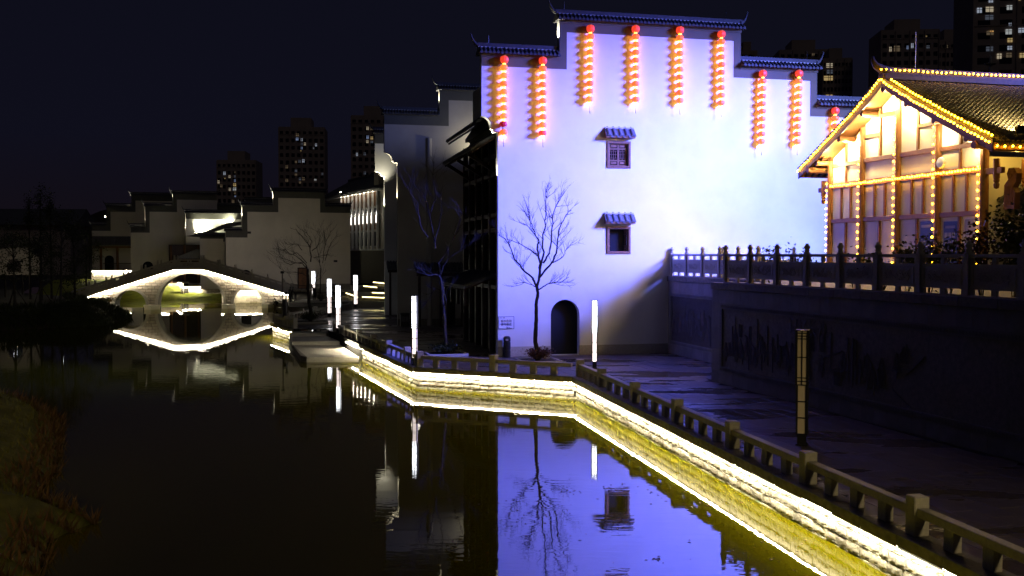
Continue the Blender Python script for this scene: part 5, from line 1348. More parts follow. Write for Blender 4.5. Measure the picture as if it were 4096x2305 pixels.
# ================================================================ THE SQUARE: inlet steps, planters with step lights
st_ = thing('inlet_steps', 'pale stone steps going down to the inlet behind the far railing', 'steps')
e1, e2 = Vector((cos(R(14)), sin(R(14)), 0)), Vector((-sin(R(14)), cos(R(14)), 0))
def gstep(u0, u1, v, zt, zb_, dep, name='step', m=granite, par=st_):
    a, b = G(u0, v, zt), G(u1, v, zt); d = (b - a).normalized(); n_ = Vector((-d.y, d.x, 0))
    MB().prism([(a.x, a.y), (b.x, b.y), (b.x + n_.x*dep, b.y + n_.y*dep), (a.x + n_.x*dep, a.y + n_.y*dep)], zb_, zt, 'z').build(name, m, par)
gstep(1108, 1240, 1231, -0.78, -1.4, 4.0); gstep(1165, 1240, 1223, -0.5, -1.4, 5.0); gstep(1180, 1240, 1217, -0.22, -1.4, 6.0); gstep(1150, 1250, 1210, 0.02, -1.4, 8.0)
gstep(1240, 1400, 1205, 0.02, -1.4, 2.0, 'kerb'); gstep(1160, 1420, 1160, 0.25, -0.1, 4.0, 'upper_step'); gstep(1160, 1420, 1150, 0.5, -0.1, 9.0, 'upper_step')
ps = thing('planter_terraces', 'stepped planter terraces edged with yellow light strips between the houses', 'planter')
def pl_terrace(u0, u1, v0, v1, zb_, zt, dep):
    a, b = G(u0, v0, zb_), G(u1, v1, zb_); d = (b - a).normalized(); n_ = Vector((-d.y, d.x, 0))
    MB().prism([(a.x, a.y), (b.x, b.y), (b.x + n_.x*dep, b.y + n_.y*dep), (a.x + n_.x*dep, a.y + n_.y*dep)], zb_, zt, 'z').build('terrace', granite_dk, ps)
    q = 0.06; MB().prism([(a.x - n_.x*q, a.y - n_.y*q), (b.x - n_.x*q, b.y - n_.y*q), (b.x - n_.x*0.01, b.y - n_.y*0.01), (a.x - n_.x*0.01, a.y - n_.y*0.01)], zt - 0.12, zt - 0.06, 'z').build('step_light', led_y, ps)
for a in ((1385, 1432, 1182, 1199, 0, 0.4, 6), (1432, 1560, 1198, 1203, 0, 0.4, 6), (1490, 1560, 1181, 1184, 0.4, 0.8, 6), (1455, 1508, 1152, 1158, 0.8, 1.15, 5), (1494, 1560, 1138, 1146, 1.2, 1.6, 6)): pl_terrace(*a)

# ================================================================ LAMP POSTS
def lamp_post(label, u, v, Y, hgt, on, rz=R(-20), wdt=0.30, zbase=0.0):
    p = D(u, v, Y); t = thing('lamp_post', label, 'lamp post', (p.x, p.y, zbase), rz, 'square panelled lamp posts')
    w = wdt / 2; k = hgt / 3.25
    MB().box(-w*0.75, w*0.75, -w*0.75, w*0.75, 0, 0.32*k).box(-w*1.05, w*1.05, -w*1.05, w*1.05, 0, 0.05).build('base', black_m, t)
    z0 = 0.32*k; z1 = 1.72*k; zt = hgt
    fr = MB(); q = 0.018 if on else 0.025
    for sx in (-1, 1):
        for sy in (-1, 1): fr.box(sx*(w*0.86) - q, sx*(w*0.86) + q, sy*(w*0.86) - q, sy*(w*0.86) + q, z0, z1).box(sx*w - q, sx*w + q, sy*w - q, sy*w + q, z1, zt)
    def ring(z, r_, h=0.03):
        for s_ in (-1, 1): fr.box(-r_ - q, r_ + q, s_*r_ - q, s_*r_ + q, z, z + h).box(s_*r_ - q, s_*r_ + q, -r_ + q, r_ - q, z, z + h)
    for f in (0, 0.33, 0.66): ring(z0 + (z1 - z0)*f, w*0.86)
    for z in (z1, z1 + 0.10*k, z1 + 0.2*k, z1 + 0.78*k, z1 + 1.30*k, z1 + 1.38*k, z1 + 1.46*k): ring(z, w, 0.025)
    for s_ in (-1, 1):
        fr.box(-0.012, 0.012, s_*w - q, s_*w + q, z1, zt).box(s_*w - q, s_*w + q, -0.012, 0.012, z1, zt)
    MB().box(-w - 0.025, w + 0.025, -w - 0.025, w + 0.025, zt, zt + 0.03).build('cap', black_m, t)
    fr.build('frame', black_m, t)
    MB().box(-w*0.82, w*0.82, -w*0.82, w*0.82, z0 + 0.02, z1).build('lower_panel', lamp_w2 if on else lamp_off, t)
    MB().box(-w*0.95, w*0.95, -w*0.95, w*0.95, z1 + 0.002, zt - 0.005).build('upper_panel', lamp_w if on else lamp_off, t)
    return t
lamp_post('tall unlit amber panelled lamp post standing before the dark carved wall', 3207, 1780, 28.0, 3.24, False, R(-22), 0.30)
lamp_post('lit lamp post standing in front of the blue wall right of the arched door', 2378, 1472, 46.9, 3.2, True, R(-4), 0.25)
lamp_post('lit lamp post beside the left corner of the short railing, left of the bare tree', 1659, 1460, 48.4, 3.35, True, R(-8), 0.24)
lamp_post('lit lamp post nearest the top of the railing beside the water steps', 1353, 1300, 68.2, 3.25, True, R(-8), 0.27)
lamp_post('lit lamp post just right of the planted tree behind the far railing', 1318, 1260, 85.5, 3.25, True, R(-8), 0.30)
lamp_post('lit lamp post at the far end of the pale railing near the lit planters', 1423, 1235, 101.0, 3.25, True, R(-8), 0.34)
lamp_post('small distant lamp post behind the planted tree by the stooping figure', 1254, 1170, 124, 3.25, True, R(-8), 0.34)

# tall camera pole and two dark posts by the water
t = thing('camera_pole', 'tall slim pole with a camera head beside the water steps', 'pole', G(1131, 1278, 0))
MB().lathe([(0.07, 0), (0.055, 3.8)], 8).build('shaft', granite_dk, t); MB().bbox(-0.14, 0.14, -0.1, 0.12, 3.8, 4.0, 0.02).build('camera_head', black_m, t)
t = thing('dark_post', 'shorter black box post right of the tall camera pole', 'post', G(1139, 1285, 0)); MB().bbox(-0.13, 0.13, -0.13, 0.13, 0, 1.75, 0.02).build('body', black_m, t); MB().box(-0.15, 0.15, -0.15, 0.15, 1.75, 1.8).build('cap', granite_dk, t)
t = thing('signal_post', 'black post with a small round head, right of the black box post', 'post', G(1146, 1283, 0)); MB().lathe([(0.06, 0), (0.06, 2.1)], 8).build('shaft', black_m, t); MB().lathe([(0, 2.1), (0.12, 2.14), (0.14, 2.24), (0.1, 2.34), (0, 2.36)], 10).build('head', black_m, t); MB().bbox(-0.12, 0.12, -0.1, 0.1, 1.2, 1.5, 0.02).build('box', black_m, t)

# ================================================================ TREES
def twigs(mb, p, d, L, r0, depth, rr, up=0.25, spread=0.7):
    n = 4; pts = [p.copy()]; q = p.copy(); dd = d.normalized()
    for i in range(n):
        dd = (dd + Vector((rr.gauss(0, 0.16), rr.gauss(0, 0.16), rr.gauss(0, 0.12) + up*0.18))).normalized(); q = q + dd * (L / n); pts.append(q.copy())
    mb.tube(pts, [r0 * (1 - 0.72*i/n) for i in range(n + 1)], 4 if depth > 0 else 3, False)
    if depth <= 0: return
    for k in range(rr.choice((3, 4, 4, 5))):
        f = rr.uniform(0.25, 1.0); i = min(n - 1, int(f * n)); b = pts[i].lerp(pts[i+1], f*n - i)
        ax = Vector((rr.gauss(0, 1), rr.gauss(0, 1), rr.gauss(0, 1)))
        nd = (dd + ax.normalized() * rr.uniform(0.5, 1.0) * spread + Vector((0, 0, up))).normalized()
        twigs(mb, b, nd, L * rr.uniform(0.38, 0.68), r0 * 0.45, depth - 1, rr, up, spread)
def bare_tree(label, Y, limbs, r_px, seed, m=bark, twL=1.5, depth=2, dens=1.0, group=None, tw_r=0.012, jit=0.4):
    """limbs: lists of (u, v) read off the photograph, the first is the trunk; each limb gets its own depth drift"""
    r = random.Random(seed); base = D(*limbs[0][0], Y); t = thing('bare_tree', label, 'tree', base, 0, group)
    k = Y / F; tr = MB(); tw = MB()
    for li, (lm, rp) in enumerate(zip(limbs, r_px)):
        drift = 0 if li == 0 else r.uniform(-jit, jit) * len(lm) * 0.5
        pts = [D(u, v, Y + drift * (i / max(1, len(lm) - 1))) - base for i, (u, v) in enumerate(lm)]
        rad = [k * (rp[0] + (rp[1] - rp[0]) * i / (len(pts) - 1)) for i in range(len(pts))]
        fine_p, fine_r = [], []
        for i in range(len(pts) - 1):
            for j in range(3):
                f = j / 3; fine_p.append(pts[i].lerp(pts[i+1], f) + (Vector((r.gauss(0, 0.025), r.gauss(0, 0.025), 0)) if j else Vector())); fine_r.append(rad[i] + (rad[i+1] - rad[i]) * f)
        fine_p.append(pts[-1]); fine_r.append(rad[-1])
        (tr if li == 0 else tw).tube(fine_p, fine_r, 8 if li == 0 else 6)
        if li == 0: continue
        L_ = sum((b - a).length for a, b in zip(pts[:-1], pts[1:])); n = int(L_ * 2.3 * dens) + 2
        for q in range(n):
            f = r.uniform(0.25, 1.0) if q else 1.0; i = min(len(fine_p) - 2, int(f * (len(fine_p) - 1))); d = (fine_p[i+1] - fine_p[i]).normalized()
            nd = (d + Vector((r.gauss(0, 1), r.gauss(0, 0.8), r.gauss(0, 0.7) + 0.3)).normalized() * 0.8).normalized()
            twigs(tw, fine_p[i], nd, twL * r.uniform(0.45, 1.0) * (1.15 - 0.4*f), tw_r, depth, r)
    tr.build('trunk', m, t, smooth=True); tw.build('branches', m, t); return t
c = lambda pts, ox, oy, s: [(ox + x*s, oy + y*s) for x, y in pts]
K1 = lambda pts: c(pts, 1960, 700, 0.5518)
T1_ = [K1([(345, 1345), (335, 1240), (330, 1160), (333, 1080), (335, 1000), (338, 910), (342, 830)]),
       K1([(342, 830), (320, 770), (300, 738), (240, 690), (205, 640), (180, 615), (160, 560), (130, 490), (95, 455), (60, 435)]),
       K1([(342, 830), (355, 760), (362, 690), (365, 640), (350, 580), (345, 520), (352, 470), (330, 440), (305, 360), (280, 290), (262, 215)]),
       K1([(362, 690), (385, 590), (380, 500), (395, 400), (405, 300), (400, 200), (405, 100)]),
       K1([(385, 640), (430, 570), (445, 480), (450, 380), (455, 290), (490, 200), (525, 150)]),
       K1([(358, 745), (400, 690), (445, 640), (480, 570), (490, 490), (495, 420), (520, 350), (550, 290), (590, 255)]),
       K1([(445, 640), (490, 620), (535, 585), (550, 545), (572, 520)]),
       K1([(350, 832), (385, 810), (420, 790), (470, 780), (520, 775), (572, 740)]),
       K1([(336, 818), (310, 798), (280, 790), (230, 775)]), K1([(345, 590), (300, 550), (250, 520), (190, 490), (150, 470)]), K1([(330, 440), (290, 390), (240, 350)])]
bare_tree('slender bare tree standing before the blue wall beside the arched door', 49.5, T1_, [(10, 6.2), (5.2, 1.2), (6.2, 1.2), (4.6, 1.1), (4.2, 1.1), (4.8, 1.1), (2.6, 0.9), (2.8, 0.9), (2.2, 0.8), (2.8, 0.9), (2.2, 0.9)], 41, twL=1.0, depth=2, dens=1.5, tw_r=0.0145)
K2 = lambda pts: c(pts, 1500, 950, 0.3793)
K2b = lambda pts: c(pts, 1500, 300, 0.4828)
T2_ = [K2([(755, 1190), (745, 1080), (735, 970), (735, 880), (725, 780), (712, 690), (710, 600), (700, 520), (690, 430), (680, 350), (665, 270)]),
       K2b([(500, 1440), (480, 1300), (455, 1180), (435, 1090), (410, 1000), (345, 940), (320, 880)]), K2b([(455, 1160), (480, 1080), (505, 1030), (495, 930), (480, 830), (490, 720)]),
       K2b([(495, 1380), (530, 1260), (555, 1130), (550, 1000), (570, 900)]), K2b([(440, 1350), (380, 1250), (360, 1150), (355, 1060), (300, 1000), (265, 920)]),
       K2([(680, 260), (740, 180), (800, 60), (850, -20)]), K2([(690, 400), (720, 300), (770, 220), (880, 150), (960, 80), (1080, 10)]), K2([(670, 410), (640, 390), (560, 405), (500, 350), (410, 310)]),
       K2([(712, 740), (750, 690), (740, 610), (730, 560)]), K2b([(640, 1380), (690, 1260), (720, 1150), (690, 1080)]), K2([(700, 560), (640, 540), (590, 600)])]
bare_tree('tall bare tree with pale bluish bark in the alley before the grey gable house', 53.0, T2_, [(8, 4.2), (3.2, 0.8), (2.4, 0.7), (2.2, 0.7), (2.2, 0.7), (2.6, 0.8), (2.6, 0.7), (2.0, 0.6), (2.4, 1.0), (2.0, 0.7), (1.4, 0.5)], 42, bark_pale, twL=1.35, depth=2, dens=1.0, tw_r=0.010)
K3 = lambda pts: c(pts, 780, 1000, 0.2069)
K3b = lambda pts: c(pts, 880, 720, 0.2345)
T3_ = [K3([(2240, 1270), (2225, 1100), (2200, 950), (2190, 800), (2185, 650), (2185, 500), (2180, 370)]),
       K3([(2185, 420), (2150, 300), (2090, 230), (2000, 160), (1900, 90), (1790, 60), (1700, 0)]), K3([(2180, 380), (2080, 265), (1950, 250), (1840, 290), (1750, 240), (1650, 140)]),
       K3b([(1545, 1400), (1550, 1270), (1535, 1140), (1480, 1070), (1410, 980), (1330, 900), (1290, 830)]), K3b([(1540, 1150), (1560, 1040), (1500, 940), (1450, 840)]), K3b([(1570, 1210), (1650, 1150), (1690, 1050), (1705, 930), (1690, 830)]),
       K3b([(1480, 1420), (1380, 1300), (1300, 1240), (1200, 1280), (1120, 1200), (1100, 1180)]), K3b([(1440, 1400), (1300, 1420), (1200, 1380), (1100, 1350), (1010, 1310)]),
       K3([(2180, 520), (2080, 460), (1900, 430), (1750, 430), (1620, 340)]), K3([(2170, 700), (2090, 690), (1990, 690), (1850, 640)]), K3([(2230, 740), (2310, 650), (2380, 570), (2450, 540)]),
       K3b([(1400, 1200), (1330, 1100), (1260, 1090), (1200, 1120)]), K3b([(1600, 1330), (1700, 1300), (1850, 1270)])]
bare_tree('dark spreading bare tree in a planter on the square before the pinkish gable', 78.0, T3_, [(7.5, 4.5), (2.4, 0.6), (2.2, 0.6), (2.6, 0.6), (1.7, 0.6), (1.8, 0.6), (1.8, 0.5), (1.6, 0.5), (1.4, 0.5), (1.5, 0.5), (1.8, 0.7), (1.5, 0.5), (1.2, 0.5)], 43, bark, twL=1.5, depth=2, dens=0.9, tw_r=0.012)
T4_ = [K3([(2425, 850), (2425, 640), (2420, 480), (2430, 340)]), K3([(2430, 330), (2400, 220), (2390, 60)]), K3b([(1700, 1430), (1685, 1300), (1640, 1140), (1610, 950)]), K3b([(1750, 1420), (1780, 1170), (1830, 1000), (1900, 850)]), K3b([(1790, 1380), (1860, 1160), (1920, 1040), (2010, 920)]), K3b([(1780, 1170), (1790, 1000), (1760, 860)])]
bare_tree('thin bare sapling behind the dark spreading tree on the square', 112, T4_, [(2.6, 2.0), (1.4, 0.4), (1.4, 0.4), (1.4, 0.4), (1.4, 0.4), (1.2, 0.4)], 44, bark, twL=2.2, depth=1, dens=0.6, tw_r=0.014)
# planters at the tree feet
def planter(label, u, v, Y, rad, hgt, m, seed, w=1.0, n=900):
    p = D(u, v, Y); pt = thing('planter_kerb', 'low stone kerb round the %s' % label, 'kerb', (p.x, p.y, 0), R(13))
    for a in (-1, 1): MB().bbox(-w, w, a*w - 0.07, a*w + 0.07, 0, 0.16, 0.015).build('kerb_stone', granite, pt); MB().bbox(a*w - 0.07, a*w + 0.07, -w + 0.07, w - 0.07, 0, 0.16, 0.015).build('kerb_stone', granite, pt)
    MB().box(-w + 0.07, w - 0.07, -w + 0.07, w - 0.07, 0, 0.1).build('soil', earth, pt)
    leafy('shrub', 'clipped bushy shrub at the foot of the %s' % label, (p.x, p.y, 0.08), rad, hgt, n, m, 0.11, seed, stems=22, group='shrubs planted round tree trunks')
planter('slender bare tree before the blue wall', 2152, 1440, 49.5, 0.75, 0.62, leaf_red, 61, 0.95, 1300)
planter('tall bare tree in the alley', 1782, 1420, 53.0, 0.8, 0.6, leaf_dk, 62, 1.0, 1000)
planter('dark spreading tree on the square', 1243, 1285, 78.0, 1.0, 0.75, leaf_dk, 63, 1.25, 1000)
planter('thin bare sapling on the square', 1283, 1190, 112, 1.0, 0.8, leaf_dk, 64, 1.2, 500)

# dark trees on the wooded bank at the left, some staked
def dark_tree(label, u, Y, z0, hgt, rad, seed, n, leafm=leaf_dk, lean=0.0, stakes=False, conifer=False, trunk_f=0.35):
    r = random.Random(seed); p = D(u, 1100, Y); t = thing('tree', label, 'tree', (p.x, p.y, z0), 0, 'trees on the dark wooded bank')
    tr = MB(); tr.tube([(0, 0, 0), (lean*0.3, 0, hgt*0.3), (lean*0.6, 0, hgt*0.6), (lean, 0, hgt*0.95)], [0.13, 0.11, 0.07, 0.02], 7)
    cr = MB(); cl = []
    for k in range(26 if not conifer else 16):
        f = r.uniform(trunk_f, 1.0); wf = (1 - f) * 1.1 + 0.12 if conifer else (1 - ((f - 0.62) / 0.45) ** 2 * 0.85); a = r.uniform(0, 2*PI); q = rad * max(0.1, wf) * r.uniform(0.35, 1)
        e_ = Vector((lean*f + q*cos(a), q*sin(a), hgt*f)); tr.tube([(lean*f*0.8, 0, hgt*f*0.82), e_ * 0.6 + Vector((lean*f*0.4, 0, hgt*f*0.33)), e_], [0.035, 0.02, 0.006], 4, False); cl.append(e_)
    for _ in range(n):
        e_ = r.choice(cl); q = e_ + Vector((r.gauss(0, rad*0.16), r.gauss(0, rad*0.16), r.gauss(0, hgt*0.035))); s = r.uniform(0.09, 0.2); a = r.uniform(0, 2*PI); b = r.uniform(-1, 1)
        d = Vector((cos(a), sin(a), b)).normalized() * s; sd = d.cross(Vector((r.gauss(0, 1), r.gauss(0, 1), r.gauss(0, 1)))).normalized() * s * 0.45
        cr.add([q, q + d*0.5 + sd, q + d, q + d*0.5 - sd], [(0, 1, 2, 3)])
    tr.build('trunk', bark_pale if stakes else bark, t); cr.build('crown', leafm, t)
    if stakes:
        for k in range(3):
            a = k*2.1 + 0.4; MB().tube([(1.3*cos(a), 1.3*sin(a), 0), (0.08*cos(a), 0.08*sin(a), 2.1)], 0.035, 5).build('stake', bark, t)
for i, (lb, u, Y, z0, hh, rd, n, ln_, stk, con, tf) in enumerate((
    ('bushy dark tree hanging over the left end of the bridge', 300, 104, 0.2, 8.6, 2.6, 2600, -0.2, False, False, 0.25),
    ('leaning dark tree with many thin stems near the bridge end', 240, 98, 0.3, 9.0, 2.4, 1800, 0.3, True, False, 0.3),
    ('tall feathery dark conifer at the left of the bank', 165, 110, 0.2, 12.5, 1.6, 1600, 0.0, False, True, 0.25),
    ('second feathery conifer rising beside the tallest one', 205, 114, 0.2, 12.0, 1.5, 1500, 0.0, False, True, 0.25),
    ('thin conifer standing left of the two feathery ones', 120, 112, 0.2, 11.5, 1.4, 1200, 0.0, False, True, 0.25),
    ('staked dark tree with a pale trunk in the middle of the bank', 160, 92, 0.3, 6.5, 1.9, 1000, 0.1, True, False, 0.4),
    ('staked dark tree with a pale trunk nearest the left edge', 58, 88, 0.3, 6.8, 2.0, 1100, -0.1, True, False, 0.4),
    ('broad dark tree at the left edge beyond the small white wall', 20, 120, 0.2, 9.0, 3.2, 2000, 0.0, False, False, 0.3),
    ('low dark tree beside the leftmost house gallery', 345, 150, 0.6, 8.0, 2.2, 1500, 0.0, False, False, 0.15),
    ('dark tree behind the small white wall', 90, 128, 0.2, 8.0, 2.8, 1600, 0.0, False, False, 0.3))):
    dark_tree(lb, u, Y, z0, hh, rd, 500 + i, n, leaf_dk, ln_, stk, con, tf)
# red and green plants at the bridge end, rounded hedge bank
leafy('flower_bed', 'bright bed of red and green plants at the left foot of the bridge', D(398, 1214, 112), 1.9, 0.7, 700, leaf_sh, 0.22, 71, 'flower bed', None, 30, 16)
b = MB(); r = random.Random(72); p0 = G(262, 1262, 0.0)
hb_t = thing('hedge', 'big rounded dark hedge on the bank in front of the bridge end', 'hedge', (p0.x - 0.5, p0.y + 2.0, -1.0))
for _ in range(11000):
    a, e_ = r.uniform(0, 2*PI), math.acos(r.uniform(0.0, 1.0)); q = r.uniform(0.86, 1.03); d = Vector((3.7*sin(e_)*cos(a)*q, 3.0*sin(e_)*sin(a)*q, 1.95*cos(e_)*q)); s = r.uniform(0.06, 0.15)
    u_ = Vector((r.gauss(0, 1), r.gauss(0, 1), r.gauss(0, 1))).normalized() * s; v_ = u_.cross(d).normalized() * s * 0.4
    b.add([d, d + u_*0.5 + v_, d + u_, d + u_*0.5 - v_], [(0, 1, 2, 3)])
b.build('foliage', leaf_dk, hb_t)
hv = MB()
for i in range(9):
    for j in range(24):
        e_ = PI/2 * i / 8; a = 2*PI*j/24; hv.v.append((3.3*sin(e_)*cos(a), 2.6*sin(e_)*sin(a), 1.65*cos(e_)))
hv.f = [(i*24+j, i*24+(j+1)%24, (i+1)*24+(j+1)%24, (i+1)*24+j) for i in range(8) for j in range(24)]
hv.build('hedge_core', leaf_dk, hb_t)

# small lit things among the trees
t = thing('garden_wall', 'small pale wall with a dark moon gate among the trees at the far left', 'wall', D(75, 1100, 116), R(10))
MB().prism([(-2.2, 0), (2.4, 0), (2.4, 2.6), (1.2, 3.1), (0, 3.2), (-1.2, 3.1), (-2.2, 2.9)], 0, 0.4, 'y', [arch_pts(-1.4, 0.3, 0.3, 1.9)]).build('wall', plaster_old, t); MB().box(-2.4, 2.5, -0.1, 0.5, 3.2, 3.35).build('coping', tile_grey, t)
point(D(60, 1110, 112), 30, (1, 0.85, 0.6), 0.2)
for u, v, Y, lb, w, h in ((56, 1027, 125, 'small bright twin lantern lamp above the pale garden wall', 0.28, 0.28), (245, 1055, 108, 'bright slim lantern lamp hanging among the dark trees', 0.14, 0.6), (272, 1216, 97, 'low bollard lamp on the bank near the tree trunks', 0.12, 0.22)):
    p = D(u, v, Y); zg = 0.1; t = thing('garden_lamp', lb, 'lamp', (p.x, p.y, zg), 0)
    MB().lathe([(0.04, 0), (0.03, p.z - zg - h/2)], 6).build('stem', black_m, t); MB().bbox(-w/2, w/2, -w/2, w/2, p.z - zg - h/2, p.z - zg + h/2, 0.02).build('lamp_glass', lamp_w, t); MB().box(-w*0.6, w*0.6, -w*0.6, w*0.6, p.z - zg + h/2, p.z - zg + h/2 + 0.04).build('cap', black_m, t)
t = thing('dark_hall', 'long unlit hall roof behind the trees at the far left', 'building', (D(90, 900, 260).x, 260, 0), R(5))
MB().box(-22, 12, 0, 14, -1, 13).build('wall', tower_m, t); MB().prism([(-2, 13), (7, 17.5), (16, 13)], -24, 14, 'x').build('roof', tile_grey, t)
fl_ = MB(); r = random.Random(4)
for u, v in ((36, 914), (63, 896), (63, 930), (86, 908), (148, 912), (161, 923), (147, 898), (278, 912), (237, 922), (421, 867), (318, 1073), (287, 1043), (52, 908), (58, 910), (107, 899)):
    p = D(u, v, 400); s = r.uniform(0.16, 0.34)
    t = thing('distant_lamp', 'tiny distant light twinkling far behind the trees', 'lamp', p, 0, 'tiny distant lights on the dark hillside')
    MB().lathe([(0, -s), (s, 0), (0, s)], 6).build('globe', spot_w if r.random() < 0.5 else lamp_w, t); MB().tube([(0, 0, -s), (0, 0, -6)], 0.06, 4).build('stem', black_m, t)

# ================================================================ APARTMENT TOWERS
def tower(label, u0, u1, vt, Y, lits, ang=0.0, fl=3.0, cw=None, dep=16, split=None, side_shade=None, dims=()):
    p = D((u0 + u1) / 2, vt, Y); t = thing('apartment_tower', label, 'tower', (p.x, p.y, 0), ang); pl = Pl(p.x, p.y, ang)
    a, b = pl.hit(u0, vt)[0], pl.hit(u1, vt)[0]; zt = p.z; z0 = 20.0 if Y > 300 else 0
    MB().box(a, b, 0, dep, -2, zt).build('tower_body', tower_m, t)
    MB().box(a + (b-a)*0.25, b - (b-a)*0.3, 2, dep - 2, zt, zt + 4).build('roof_block', tower_m, t)
    cw = cw or (b - a) / 8; n = int((b - a) / cw); nf = int((zt - z0) / fl); dk = MB()
    for k in range(n + 1): dk.box(a + k*cw - 0.12, a + k*cw + 0.12, -0.35, 0, z0, zt - 0.5) if k % 2 == 0 else None
    for f in range(1, nf, 6): dk.box(a, b, -0.25, 0, zt - f*fl - 0.25, zt - f*fl)
    if len(dk.v): dk.build('wall_ribs', tower_m, t)
    wn = MB()
    for f in range(nf):
        for k in range(n):
            wn.box(a + (k + 0.22)*cw, a + (k + 0.78)*cw, -0.06, 0.0, zt - (f + 1)*fl + 0.9 - 1.2, zt - (f + 1)*fl + 2.4 - 1.2)
    wn.build('dark_windows', tower_glass, t, kind='stuff')
    r = random.Random(int(u0))
    for (u, v, w, h, ci) in lits:
        s, z = pl.hit(u, v); k = Y / F; o = MB().box(s - w*k/2, s + w*k/2, -0.16, -0.08, z - h*k/2, z + h*k/2).build('lit_window', win_c[ci] if ci < 5 else win_dim[ci - 5], t)
        q = 0.09 * Y / 400; fr = MB().box(s - q, s + q, -0.2, -0.161, z - h*k/2, z + h*k/2)
        if h > 9: fr.box(s - w*k/2, s + w*k/2, -0.2, -0.161, z + h*k*0.15 - q, z + h*k*0.15 + q)
        fr.build('window_bar', black_m, o)
    return t
L2 = lambda x, y: (860 + x*0.1794, 600 + y*0.1794); L1_ = lambda x, y: (1100 + x*0.269, 430 + y*0.269); L3 = lambda x, y: (3820 + x*0.2069, y*0.2069); L4 = lambda x, y: (2900 + x*0.4643, y*0.4643)
tower('short dark apartment tower left of the other far towers', 867, 1023, 640, 430, [(*L2(212, 522), 8, 12, 0), (*L2(325, 598), 6, 10, 1), (*L2(220, 636), 4, 4, 2), (*L2(80, 713), 6, 12, 1), (*L2(140, 805), 8, 10, 6), (*L2(443, 500), 4, 6, 6), (*L2(443, 590), 5, 8, 5), (*L2(443, 683), 5, 10, 3), (*L2(440, 780), 10, 11, 2), (*L2(330, 878), 6, 11, 1), (*L2(440, 872), 11, 11, 4), (*L2(400, 880), 6, 10, 5), (*L2(443, 960), 6, 10, 6), (*L2(453, 1035), 5, 5, 3), (*L2(405, 1150), 9, 12, 6)], R(4))
tower('middle apartment tower with scattered lit windows above the far gables', 1114, 1298, 508, 410, [(*L1_(333, 410), 11, 10, 6), (*L1_(330, 472), 9, 10, 3), (*L1_(398, 480), 6, 11, 0), (*L1_(445, 545), 5, 11, 1), (*L1_(398, 545), 5, 9, 5), (*L1_(398, 605), 5, 9, 3), (*L1_(392, 646), 5, 4, 2), (*L1_(610, 560), 6, 11, 0), (*L1_(570, 608), 4, 5, 0), (*L1_(422, 797), 8, 12, 0), (*L1_(367, 803), 9, 10, 5), (*L1_(312, 811), 7, 8, 6), (*L1_(175, 887), 8, 11, 6), (*L1_(312, 945), 8, 9, 5), (*L1_(312, 1000), 8, 7, 6), (*L1_(175, 1085), 9, 10, 6), (*L1_(424, 1062), 8, 12, 6), (*L1_(372, 1065), 8, 10, 5), (*L1_(372, 1118), 7, 8, 6), (*L1_(600, 1072), 7, 8, 4), (*L1_(705, 990), 5, 9, 5)], R(6))
tower('apartment tower half hidden behind the pale gable right of the middle tower', 1404, 1600, 462, 400, [(*L1_(1376, 312), 8, 12, 1), (*L1_(1435, 320), 7, 10, 6), (*L1_(1376, 444), 8, 12, 3), (*L1_(1440, 456), 9, 11, 2), (*L1_(1374, 510), 7, 11, 1), (*L1_(1440, 515), 9, 8, 5), (*L1_(1219, 700), 6, 12, 0), (*L1_(1332, 692), 9, 11, 5), (*L1_(1332, 977), 10, 11, 5), (*L1_(1500, 1022), 9, 8, 0)], R(4))
tower('stocky apartment tower just right of the stepped white gable', 3118, 3330, 198, 380, [(*L4(760, 470), 9, 8, 6)], R(-4))
tower('low apartment block with bright balcony lights behind the white gable end', 3292, 3409, 232, 370, [(*L4(900, 565), 24, 17, 1), (*L4(902, 620), 22, 15, 5), (*L4(890, 675), 34, 18, 2), (*L4(897, 824), 26, 6, 2)], R(-6))
tower('wide dark apartment tower above the lit roof ridge', 3525, 3758, 118, 350, [(*L4(1425, 425), 8, 18, 1), (*L4(1480, 420), 22, 22, 6), (*L4(1572, 410), 6, 13, 3), (*L4(1613, 395), 9, 18, 0), (*L4(1748, 405), 11, 12, 5), (*L4(1735, 313), 4, 4, 2)], R(-5))
tower('lower dark wing beside the wide tower above the roof ridge', 3750, 3886, 158, 356, [(*L4(1910, 405), 8, 14, 6), (*L4(1992, 515), 10, 8, 5)], R(-5))
tower('tallest apartment tower cut by the top right corner with many lit windows', 3898, 4420, -260, 240, [(*L3(470, 205), 18, 20, 0), (*L3(665, 185), 28, 20, 1), (*L3(690, 20), 16, 13, 0), (*L3(660, 340), 30, 18, 5), (*L3(675, 640), 26, 16, 6), (*L3(705, 612), 15, 6, 2), (*L3(665, 950), 26, 18, 5), (*L3(853, 1090), 17, 20, 1), (*L3(1050, 150), 20, 18, 4), (*L3(1062, 475), 11, 11, 0), (*L3(1035, 618), 23, 20, 4), (*L3(1060, 780), 18, 16, 2), (*L3(1055, 930), 17, 15, 0), (*L3(1040, 1070), 20, 18, 6), (*L3(1285, 590), 24, 18, 0), (*L3(1295, 1075), 18, 18, 2), (*L3(1245, 2), 8, 4, 2)], R(-8), cw=5.0)
tower('small dark tower top behind the middle of the white gable', 2960, 3030, 202, 420, [], R(0), cw=3)
t = thing('roof_mast', 'thin pale mast with a ringed base beyond the timber roof ridge', 'mast', D(3961, 300, 110)); k = 110 / F
MB().lathe([(7*k, -40*k), (7*k, 25*k), (5*k, 35*k), (8*k, 42*k), (6*k, 55*k), (5*k, 68*k), (2*k, 76*k), (1.2*k, 100*k), (1.0*k, 118*k), (0.8*k, 165*k)], 8).build('shaft', granite, t)
MB().lathe([(18*k, 40*k), (22*k, 43*k), (22*k, 46*k), (18*k, 46*k)], 16).build('ring', granite, t)
